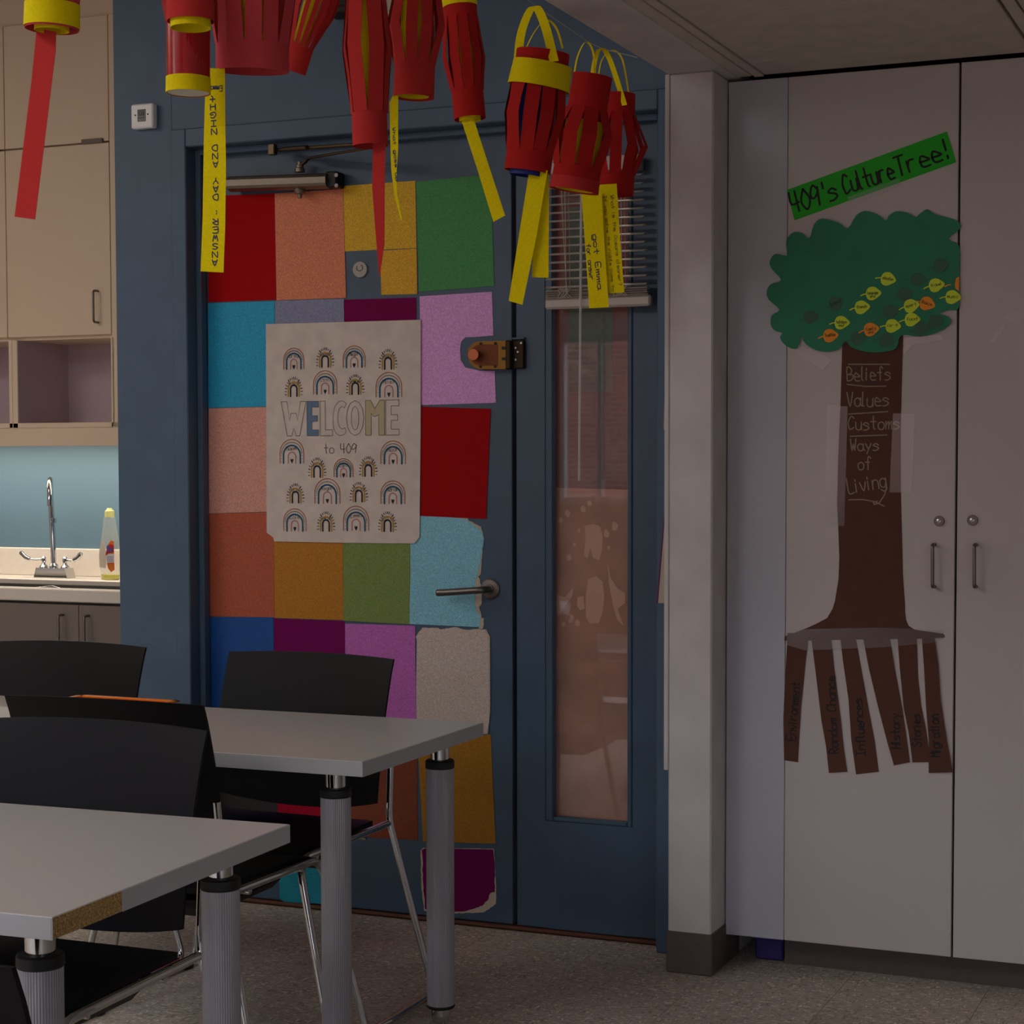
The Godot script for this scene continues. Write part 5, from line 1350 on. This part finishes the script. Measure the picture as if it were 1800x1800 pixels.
func build_tables() -> void:
	make_table("white classroom table at the back, in front of the colourful door", Vector3(-1.702, 0, 0.748), 0.012, Vector2(1.55, 0.595), [Vector2(-1.757, 0.862), Vector2(-1.800, 1.262), Vector2(-3.14, 0.875), Vector2(-3.14, 1.275)], 0.0)
	make_table("nearest white classroom table with a bare chipboard corner edge", Vector3(-1.511, 0, 1.945), 0.045, Vector2(1.5, 0.662), [Vector2(-1.578, 2.05), Vector2(-1.556, 2.535), Vector2(-2.92, 2.1), Vector2(-2.90, 2.6)], 0.165)
	# orange tray
	var t := thing("orange_tray", "shallow orange plastic tray on the back table", "tray", Vector3(-2.53, 0.67, 1.0))
	var m := mat(Color(0.93, 0.50, 0.03), 0.4)
	part("bottom", bx(Vector3(-2.66, 0.672, 0.93), Vector3(-2.41, 0.676, 1.13), 0.001), m, t)
	for a in [[-2.668, -2.402, 0.922, 0.930], [-2.668, -2.402, 1.130, 1.138], [-2.668, -2.660, 0.930, 1.130], [-2.410, -2.402, 0.930, 1.130]]:
		part("side", bx(Vector3(a[0], 0.672, a[2]), Vector3(a[1], 0.704, a[3]), 0.001), m, t)
	for a in [[-2.674, -2.396, 0.916, 0.932], [-2.674, -2.396, 1.128, 1.144], [-2.674, -2.658, 0.916, 1.144], [-2.412, -2.396, 0.916, 1.144]]:
		part("rim", bx(Vector3(a[0], 0.703, a[2]), Vector3(a[1], 0.707, a[3]), 0.0012), m, t)

# ---------- chairs ----------
func make_chair(label: String, at: Vector3, turn: float, shell_mat: Material) -> Node3D:
	# local frame: sitter looks towards +z, floor at y = 0
	var t := thing("stacking_chair", label, "chair", at, "black stacking chairs")
	t.rotation.y = turn
	# backrest: a curved sheet with swept-out top corners
	var back := new_st()
	back.set_smooth_group(0)
	var nx := 16
	var ny := 8
	var front := []
	var rear := []
	for j in ny + 1:
		var v := float(j) / ny
		var fr := []
		var re := []
		for i in nx + 1:
			var u := 2.0 * i / nx - 1.0
			var half := lerpf(0.236, 0.228, v) - 0.010 * absf(u) * (1.0 - v)
			var x := u * half
			var y := lerpf(0.435, 0.797, v) - (0.006 * u * u if j == ny else 0.0) + (0.028 * u * u * (1.0 - v))
			var z := lerpf(-0.205, -0.275, v * v * 0.6 + v * 0.4) + 0.035 * u * u * (0.6 + 0.4 * (1.0 - v))
			fr.append(Vector3(x, y, z))
			re.append(Vector3(x, y, z - 0.007))
		front.append(fr)
		rear.append(re)
	for j in ny:
		for i in nx:
			quad(back, front[j][i], front[j][i + 1], front[j + 1][i + 1], front[j + 1][i], Vector3.BACK)
			quad(back, rear[j][i], rear[j][i + 1], rear[j + 1][i + 1], rear[j + 1][i], Vector3.FORWARD)
	back.set_smooth_group(-1)
	for i in nx:
		quad(back, front[ny][i], front[ny][i + 1], rear[ny][i + 1], rear[ny][i], Vector3.UP)
		quad(back, front[0][i], front[0][i + 1], rear[0][i + 1], rear[0][i], Vector3.DOWN)
	for j in ny:
		quad(back, front[j][0], front[j + 1][0], rear[j + 1][0], rear[j][0], Vector3.LEFT)
		quad(back, front[j][nx], front[j + 1][nx], rear[j + 1][nx], rear[j][nx], Vector3.RIGHT)
	child(t, "backrest", back, shell_mat)
	# seat: shallow dish with a rolled front edge
	var seat := new_st()
	seat.set_smooth_group(0)
	var top := []
	var low := []
	for j in 11:
		var v := j / 10.0
		var a := []
		var b := []
		for i in 13:
			var u := 2.0 * i / 12.0 - 1.0
			var x := u * lerpf(0.205, 0.225, v)
			var z := lerpf(-0.19, 0.225, v)
			var y := 0.418 - 0.010 * (1.0 - u * u) * sin(PI * v) - 0.030 * maxf(0.0, v - 0.8) * maxf(0.0, v - 0.8) * 25.0
			a.append(Vector3(x, y, z))
			b.append(Vector3(x, y - 0.012, z))
		top.append(a)
		low.append(b)
	for j in 10:
		for i in 12:
			quad(seat, top[j][i], top[j][i + 1], top[j + 1][i + 1], top[j + 1][i], Vector3.UP)
			quad(seat, low[j][i], low[j][i + 1], low[j + 1][i + 1], low[j + 1][i], Vector3.DOWN)
	seat.set_smooth_group(-1)
	for i in 12:
		quad(seat, top[0][i], top[0][i + 1], low[0][i + 1], low[0][i], Vector3.FORWARD)
		quad(seat, top[10][i], top[10][i + 1], low[10][i + 1], low[10][i], Vector3.BACK)
	for j in 10:
		quad(seat, top[j][0], top[j + 1][0], low[j + 1][0], low[j][0], Vector3.LEFT)
		quad(seat, top[j][12], top[j + 1][12], low[j + 1][12], low[j][12], Vector3.RIGHT)
	child(t, "seat", seat, shell_mat)
	child(t, "seat_support", bx(Vector3(-0.17, 0.345, -0.15), Vector3(0.17, 0.402, 0.17), 0.02), M.plastic_black)
	# chrome sled frame, one bent tube a side
	for s in [-1.0, 1.0]:
		var upright := bend([Vector3(s * 0.236, 0.60, -0.225), Vector3(s * 0.240, 0.42, -0.205), Vector3(s * 0.335, 0.012, -0.245), Vector3(s * 0.345, 0.011, 0.0)], 0.03)
		var rail := bend([Vector3(s * 0.345, 0.011, -0.005), Vector3(s * 0.335, 0.011, 0.235), Vector3(s * 0.238, 0.405, 0.200), Vector3(s * 0.240, 0.412, -0.20)], 0.045, 8)
		var f := new_st()
		add_tube(f, upright, 0.0085, 10)
		child(t, "rear_leg", f, M.chrome)
		var g := new_st()
		add_tube(g, rail, 0.0085, 10)
		child(t, "front_leg", g, M.chrome)
		child(t, "foot_glide", bx(Vector3(s * 0.334 - 0.012, 0.0, 0.19), Vector3(s * 0.334 + 0.012, 0.014, 0.225), 0.003), M.black)
		child(t, "foot_glide", bx(Vector3(s * 0.338 - 0.012, 0.0, -0.235), Vector3(s * 0.338 + 0.012, 0.014, -0.20), 0.003), M.black)
	for z in [-0.10, 0.12]:
		child(t, "cross_bar", tube([Vector3(-0.238, 0.398, z), Vector3(0.238, 0.398, z)], 0.007, 8), M.chrome)
	return t

func child(parent: Node3D, called: String, st: SurfaceTool, m: Material) -> MeshInstance3D:
	var o := mesh_node(st, m)
	o.name = called
	parent.add_child(o, true)
	return o

func build_chairs() -> void:
	make_chair("black chair tucked behind the back table, in front of the coloured sheets", Vector3(-2.213, 0, 0.895), -0.02, M.plastic_black)
	make_chair("black chair behind the back table in front of the kitchen", Vector3(-2.915, 0, 0.88), 0.0, M.plastic_black)
	make_chair("black chair seen from behind at the near side of the back table", Vector3(-2.178, 0, 1.275), PI + 0.03, M.plastic_black)
	make_chair("navy black chair tucked behind the nearest table", Vector3(-1.972, 0, 2.075), 0.02, M.plastic_navy)
	make_chair("dark chair at the near side of the nearest table, only its back corner showing", Vector3(-1.325, 0, 2.925), PI + 0.02, M.plastic_navy)

# ---------- paper lanterns ----------
func band(c: Vector3, axis: Vector3, r0: float, r1: float, h: float, segs := 28) -> SurfaceTool:
	# open paper ring: outer and inner skin
	var xf := towards(c, axis)
	var st := new_st()
	add_lathe(st, [Vector2(r0 - 0.0006, 0), Vector2(r0, 0), Vector2(r1, h), Vector2(r1 - 0.0006, h), Vector2(r0 - 0.0006, 0)], segs, xf)
	return st

# body of slit paper: rings at both ends, strips that fold outwards at mid height
func lantern_body(b: Vector3, t: Vector3, rb: float, rm: float, rt: float, n: int, mid: float, ring_b: float, ring_t: float, spin: float, fill := 0.985) -> SurfaceTool:
	var h := b.distance_to(t)
	var xf := towards(b, t - b)
	xf.basis = xf.basis * Basis(Vector3.UP, spin)
	var st := new_st()
	add_lathe(st, [Vector2(rb - 0.0006, 0), Vector2(rb, 0), Vector2(rb, h * ring_b), Vector2(rb - 0.0006, h * ring_b), Vector2(rb - 0.0006, 0)], 36, xf)
	add_lathe(st, [Vector2(rt - 0.0006, h * (1.0 - ring_t)), Vector2(rt, h * (1.0 - ring_t)), Vector2(rt, h), Vector2(rt - 0.0006, h), Vector2(rt - 0.0006, h * (1.0 - ring_t))], 36, xf)
	var levels := [[h * ring_b * 0.97, rb], [lerpf(h * ring_b, mid * h, 0.55), lerpf(rb, rm, 0.52)], [mid * h, rm], [lerpf(mid * h, h * (1.0 - ring_t), 0.45), lerpf(rm, rt, 0.48)], [h * (1.0 - ring_t) + h * 0.005, rt]]
	st.set_smooth_group(-1)
	for k in n:
		var a := TAU * (k + 0.5) / n
		var jit := 1.0 + 0.09 * sin(k * 2.399 + spin * 7.0)
		for i in levels.size() - 1:
			for side in [0, 1]:
				var q := []
				for e in [[i, -1], [i, 1], [i + 1, 1], [i + 1, -1]]:
					var lv: Array = levels[e[0]]
					var r: float = lv[1] * (jit if e[0] in [1, 2, 3] else 1.0) - side * 0.0006
					var wid: float = lerpf(rb, rt, lv[0] / h) * PI / n * fill
					var c := Vector3(cos(a), 0, sin(a)) * r * cos(PI / n * 0.4)
					q.append(xf * (c + Vector3(-sin(a), 0, cos(a)) * e[1] * wid + Vector3.UP * lv[0]))
				quad(st, q[0], q[1], q[2], q[3], (xf.basis * Vector3(cos(a), 0, sin(a))) * (1.0 if side == 0 else -1.0))
	return st

func strip_part(called: String, poly: PackedVector2Array, z: float, m: Material, parent: Node3D) -> MeshInstance3D:
	return part(called, prism(poly, z, z + 0.0006), m, parent)

func handle_part(path: Array, width: Vector3, m: Material, parent: Node3D) -> void:
	var st := new_st()
	st.set_smooth_group(0)
	var fine := []
	for i in path.size() - 1:
		for k in 5:
			fine.append(path[i].cubic_interpolate(path[i + 1], path[maxi(i - 1, 0)], path[mini(i + 2, path.size() - 1)], k / 5.0))
	fine.append(path[-1])
	for i in fine.size() - 1:
		var out := Vector3.BACK
		quad(st, fine[i] - width, fine[i] + width, fine[i + 1] + width, fine[i + 1] - width, out)
		quad(st, fine[i] - width - out * 0.0006, fine[i] + width - out * 0.0006, fine[i + 1] + width - out * 0.0006, fine[i + 1] - width - out * 0.0006, -out)
	part("paper_handle", st, m, parent)

func build_lanterns() -> void:
	var g := "paper lanterns on the string"
	# the string along the beam
	solo("lantern_string", add_tube(new_st(), [Vector3(-1.446,2.1871,0.4419), Vector3(-1.52,2.2078,0.4686), Vector3(-1.52,2.204,0.5573), Vector3(-1.52,2.2107,0.7351), Vector3(-1.52,2.2187,0.9181), Vector3(-1.52,2.2147,1.5205), Vector3(-1.52,2.2015,2.0935), Vector3(-1.52,2.1804,2.523), Vector3(-1.52,2.1706,3.0009)], 0.0011, 6), M.string, "thin white string the paper lanterns hang from", "string")
	var l: Node3D
	# 1, at the far left
	l = thing("paper_lantern", "pinkish red paper lantern with a yellow band and long red tail by the kitchen cupboards", "lantern", Vector3(-1.52,1.8181,2.5288), g)
	var b: Vector3 = Vector3(-1.52,1.8201,2.53)
	var t: Vector3 = Vector3(-1.5116,1.9958,2.53)
	part("body", lantern_body(b, t, 0.0345, 0.0416, 0.0341, 10, 0.6, 0.2, 0.12, 0.3), M.pink_red, l)
	part("paper_band", band(b + (t - b) * 0.012, t - b, 0.036, 0.0356, 0.0304), M.yellow, l)
	part("inner_tube", band(b - (t - b) * 0.01, t - b, 0.0223, 0.0223, 0.17), M.yellow, l)
	strip_part("tail", pts([-1.5511,1.8265,-1.5203,1.8192,-1.5216,1.7943,-1.5583,1.5773,-1.5914,1.5828,-1.5605,1.7606]), 2.52, M.red, l)
	# 2, large one whose mouth shows a yellow roll
	l = thing("paper_lantern", "red paper lantern with its open mouth showing a yellow paper roll", "lantern", Vector3(-1.5,1.8817,2.2345), g)
	b = Vector3(-1.5,1.8921,2.2314)
	t = Vector3(-1.5025,2.0769,2.2314)
	part("body", lantern_body(b, t, 0.0341, 0.0444, 0.0345, 10, 0.6, 0.30, 0.12, 0.9), M.red, l)
	part("inner_tube", band(b - (t - b) * 0.05, t - b, 0.0292, 0.0292, 0.15), M.yellow, l)
	# 3, glossy one below and behind it
	l = thing("paper_lantern", "glossy dark red paper lantern with a glitter patch and yellow bottom band", "lantern", Vector3(-1.6,1.8229,2.0847), g)
	b = Vector3(-1.6,1.8237,2.0847)
	t = Vector3(-1.5978,1.9998,2.0847)
	part("body", lantern_body(b, t, 0.0333, 0.0385, 0.0333, 10, 0.85, 0.62, 0.1, 0.0), M.red_gloss, l)
	part("paper_band", band(b, t - b, 0.0346, 0.0342, 0.0237), M.yellow, l)
	part("bottom_disc", lathe([Vector2(0, 0.001), Vector2(0.0324, 0.001), Vector2(0.0324, 0.002), Vector2(0, 0.002)], 28, towards(b, t - b)), M.white_paper, l)
	var gp := new_st()
	gp.set_smooth_group(0)
	var gr: float = 0.0338
	for i in 8:
		var a0 := PI / 2 - 0.35 - 1.05 * i / 8.0
		var a1 := PI / 2 - 0.35 - 1.05 * (i + 1) / 8.0
		var y0: Vector3 = b + Vector3(0, 0.0236, 0)
		var y1: Vector3 = b + Vector3(0, 0.0981, 0)
		var p0 := Vector3(cos(a0), 0, sin(a0)) * gr
		var p1 := Vector3(cos(a1), 0, sin(a1)) * gr
		quad(gp, y0 + p0, y0 + p1, y1 + p1, y1 + p0, p0 + p1)
	part("glitter_patch", gp, M.red_glitter, l)
	# 4, wide pink-red one
	l = thing("paper_lantern", "wide pinkish red paper lantern with hanging slits and a handwritten yellow tail", "lantern", Vector3(-1.56,1.8736,1.9585), g)
	b = Vector3(-1.56,1.8769,1.9602)
	t = Vector3(-1.5657,2.1414,1.9602)
	part("body", lantern_body(b + Vector3(0, 0.0, 0), t + Vector3(0.02, 0, 0.02), 0.0578, 0.0687, 0.0542, 13, 0.55, 0.16, 0.12, 0.2, 0.95), M.pink_red, l)
	part("inner_tube", band(b + (t - b) * 0.2, t - b, 0.0398, 0.0398, 0.16), M.yellow, l)
	var zt: float = 1.9602 + 0.048
	var tail := strip_part("tail", pts([-1.6163,1.8778,-1.5813,1.8749,-1.5815,1.8041,-1.581,1.7152,-1.5835,1.6263,-1.5874,1.5559,-1.6296,1.5595,-1.6248,1.6463,-1.6213,1.7624]), zt, M.yellow, l)
	var k := new_st()
	var word := "ANSWER: DAY AND NIGHt"
	var line := [Vector2(-1.603,1.5718), Vector2(-1.6014,1.6183), Vector2(-1.5993,1.7164), Vector2(-1.6043,1.8289)]
	for i in word.length():
		if word[i] == " ":
			continue
		var y: float = lerpf(line[0].y, line[3].y, float(i) / (word.length() - 1))
		var s := 0 if y < line[1].y else (1 if y < line[2].y else 2)
		var c: Vector2 = line[s].lerp(line[s + 1], inverse_lerp(line[s].y, line[s + 1].y, y))
		var e: float = 0.0045
		# the strip hangs upside down: each letter is turned about
		write(k, word[i], c + Vector2(e, e), c + Vector2(-e, e), e * 2.0, 0.0019, zt + 0.0009, 0.1)
	write(k, "Emma", Vector2(-1.5863,1.8479), Vector2(-1.6072,1.8486), 0.0081, 0.0014, zt + 0.0009)
	part("handwriting", k, M.ink_blue, tail)
	# 5, narrow slit one sweeping up to the right
	l = thing("paper_lantern", "red paper lantern of thin slits sweeping upwards over the dark speaker", "lantern", Vector3(-1.66,1.9395,1.6629), g)
	b = Vector3(-1.66,1.9431,1.6648)
	t = Vector3(-1.5893,2.1267,1.6648)
	part("body", lantern_body(b, t, 0.027, 0.0442, 0.0462, 18, 0.55, 0.24, 0.05, 0.4, 0.62), M.red, l)
	part("inner_tube", band(b + (t - b) * 0.25, t - b, 0.012, 0.016, 0.10), M.yellow, l)
	# 6, tall one with broad folded strips
	l = thing("paper_lantern", "tall red paper lantern with broad folded strips and a red tail over the door closer", "lantern", Vector3(-1.52,1.8018,1.6333), g)
	b = Vector3(-1.52,1.8068,1.6333)
	t = Vector3(-1.53,2.1525,1.6333)
	part("body", lantern_body(b, t, 0.0308, 0.0444, 0.0305, 7, 0.49, 0.17, 0.14, 0.62), M.red, l)
	part("inner_tube", band(b + (t - b) * 0.16, t - b, 0.0208, 0.0208, 0.1986), M.yellow, l)
	strip_part("tail", pts([-1.5143,1.8231,-1.4899,1.8214,-1.4921,1.7332,-1.4932,1.6348,-1.5036,1.577,-1.5088,1.6355,-1.5166,1.7346]), 1.6333, M.red, l)
	# 7, bulging one in front of the clock
	l = thing("paper_lantern", "bulging red paper lantern in front of the clock with a twisted yellow tail", "lantern", Vector3(-1.52,1.9182,1.4636), g)
	b = Vector3(-1.52,1.9207,1.4613)
	t = Vector3(-1.5084,2.1726,1.4613)
	part("body", lantern_body(b, t, 0.0374, 0.0522, 0.0375, 11, 0.50, 0.24, 0.14, 0.15), M.red, l)
	part("inner_tube", band(b + (t - b) * 0.01, t - b, 0.0281, 0.0281, 0.1872), M.yellow, l)
	tail = strip_part("tail", pts([-1.5588,1.9119,-1.5412,1.9414,-1.5418,1.8284,-1.5456,1.7772,-1.5446,1.7462,-1.5333,1.6951,-1.5379,1.6994,-1.5493,1.7413,-1.556,1.7882,-1.558,1.8501]), 1.4813, M.yellow, l)
	var sc := new_st()
	write(sc, "What goes up", Vector2(-1.5532,1.8652), Vector2(-1.5468,1.769), 0.006, 0.0012, 1.4822)
	part("handwriting", sc, M.ink_blue, tail)
	# 8, slender one with a yellow collar
	l = thing("paper_lantern", "slender red paper lantern with a yellow top collar and slanting yellow tail", "lantern", Vector3(-1.52,1.9207,1.2128), g)
	b = Vector3(-1.52,1.924,1.2127)
	t = Vector3(-1.5423,2.1572,1.2127)
	part("body", lantern_body(b, t, 0.0311, 0.0408, 0.0328, 10, 0.50, 0.24, 0.16, 0.5), M.red_dark, l)
	part("paper_band", band(b + (t - b) * 0.93, t - b, 0.0344, 0.035, 0.0481), M.yellow, l)
	part("inner_tube", band(b - (t - b) * 0.018, t - b, 0.0211, 0.0211, 0.1886), M.yellow, l)
	strip_part("tail", pts([-1.5361,1.9279,-1.5094,1.9281,-1.4914,1.8754,-1.4412,1.7314,-1.4659,1.7206,-1.4988,1.8211]), 1.2227, M.yellow, l)
	# 9, with a tall handle and a blue roll inside
	l = thing("paper_lantern", "red paper lantern with tall yellow handle, loose yellow band and blue glitter roll", "lantern", Vector3(-1.52,1.8582,0.9196), g)
	b = Vector3(-1.52,1.8625,0.9227)
	t = Vector3(-1.4837,2.1067,0.9227)
	part("body", lantern_body(b, t, 0.0489, 0.0624, 0.0557, 11, 0.47, 0.17, 0.22, 0.1), M.red_dark, l)
	part("paper_band", band(b + (t - b) * 0.70, t - b + Vector3(0.012, 0, 0), 0.0654, 0.0617, 0.0508), M.yellow, l)
	part("inner_tube", band(b - (t - b) * 0.035, t - b, 0.037, 0.037, 0.2269), M.blue_glitter, l)
	var z9: float = 0.9227
	handle_part([Vector3(-1.5331,2.0836,0.9427), Vector3(-1.524,2.1494,0.9427), Vector3(-1.5011,2.2008,0.9327), Vector3(-1.4688,2.1573,0.9527), Vector3(-1.4394,2.0744,0.9727)], Vector3(0.0108, 0, 0.002), M.yellow, l)
	handle_part([Vector3(-1.5428,2.1221,0.8827), Vector3(-1.5193,2.1615,0.8827), Vector3(-1.4934,2.1827,0.8827), Vector3(-1.4703,2.1629,0.8827), Vector3(-1.4562,2.1204,0.8827)], Vector3(0.0036, 0, 0.004), M.yellow, l)
	strip_part("tail", pts([-1.5107,1.8629,-1.469,1.8603,-1.4929,1.7323,-1.5266,1.5846,-1.5578,1.594]), z9 + 0.012, M.yellow, l)
	strip_part("tail", pts([-1.5032,1.8638,-1.4724,1.8619,-1.4732,1.7442,-1.474,1.6403,-1.5113,1.643,-1.5086,1.7223]), z9 - 0.004, M.yellow, l)
	# 10, slumped one
	l = thing("paper_lantern", "crumpled dark red paper lantern leaning against its neighbour before the blind", "lantern", Vector3(-1.52,1.8594,0.65), g)
	b = Vector3(-1.52,1.8682,0.65)
	t = Vector3(-1.4767,2.1092,0.65)
	part("body", lantern_body(b, t, 0.0532, 0.0638, 0.0441, 9, 0.46, 0.18, 0.30, 0.8), M.red_dark, l)
	part("paper_band", band(b - (t - b) * 0.04 , t - b, 0.0557, 0.0544, 0.0278), M.red, l)
	part("inner_tube", band(b - (t - b) * 0.03, t - b, 0.043, 0.043, 0.1519), M.yellow, l)
	handle_part([Vector3(-1.5148,2.1023,0.67), Vector3(-1.5054,2.1488,0.67), Vector3(-1.4866,2.1794,0.67), Vector3(-1.4729,2.1603,0.66), Vector3(-1.47,2.0999,0.65)], Vector3(0.0033, 0, 0.003), M.yellow, l)
	# 11, at the end of the string
	l = thing("paper_lantern", "dark red paper lantern at the string end with written yellow tails over the blind", "lantern", Vector3(-1.52,1.8746,0.3835), g)
	b = Vector3(-1.52,1.8829,0.3914)
	t = Vector3(-1.5117,2.1169,0.3914)
	part("body", lantern_body(b, t, 0.0456, 0.0713, 0.0416, 10, 0.48, 0.20, 0.20, 0.35), M.red_dark, l)
	var z11: float = 0.3914
	handle_part([Vector3(-1.5683,2.1522,0.4114), Vector3(-1.5612,2.1978,0.4114), Vector3(-1.52,2.206,0.4836), Vector3(-1.5206,2.1923,0.4214), Vector3(-1.4803,2.0825,0.4314)], Vector3(0.0073, 0, 0.003), M.yellow, l)
	handle_part([Vector3(-1.5676,2.1702,0.3714), Vector3(-1.559,2.2054,0.3714), Vector3(-1.5347,2.2259,0.3714), Vector3(-1.5076,2.201,0.3714), Vector3(-1.4905,2.1135,0.3714)], Vector3(0.0029, 0, 0.003), M.yellow, l)
	var za := z11 + 0.075
	tail = strip_part("tail", pts([-1.5744,1.8802,-1.5235,1.8799,-1.5178,1.7722,-1.5058,1.6141,-1.5545,1.6132,-1.563,1.7349]), za, M.yellow, l)
	k = new_st()
	write(k, "got Emma", Vector2(-1.546,1.7828), Vector2(-1.5333,1.6572), 0.0125, 0.0022, za + 0.0009)
	write(k, "for answr", Vector2(-1.5616,1.7611), Vector2(-1.5531,1.6791), 0.0105, 0.0020, za + 0.0009)
	part("handwriting", k, mat(Color(0.20, 0.12, 0.28), 0.7), tail)
	var zb := z11 + 0.066
	tail = strip_part("tail", pts([-1.5381,1.899,-1.4903,1.8988,-1.4818,1.7714,-1.4712,1.6477,-1.5098,1.6466,-1.5268,1.7604]), zb, M.yellow, l)
	k = new_st()
	write(k, "What is the Oceans cleaner?", Vector2(-1.5057,1.8722), Vector2(-1.4845,1.664), 0.0085, 0.0013, zb + 0.0009)
	write(k, "If you solve the riddle come to", Vector2(-1.5226,1.8719), Vector2(-1.5014,1.6515), 0.0075, 0.0012, zb + 0.0009)
	part("handwriting", k, M.ink_pencil, tail)
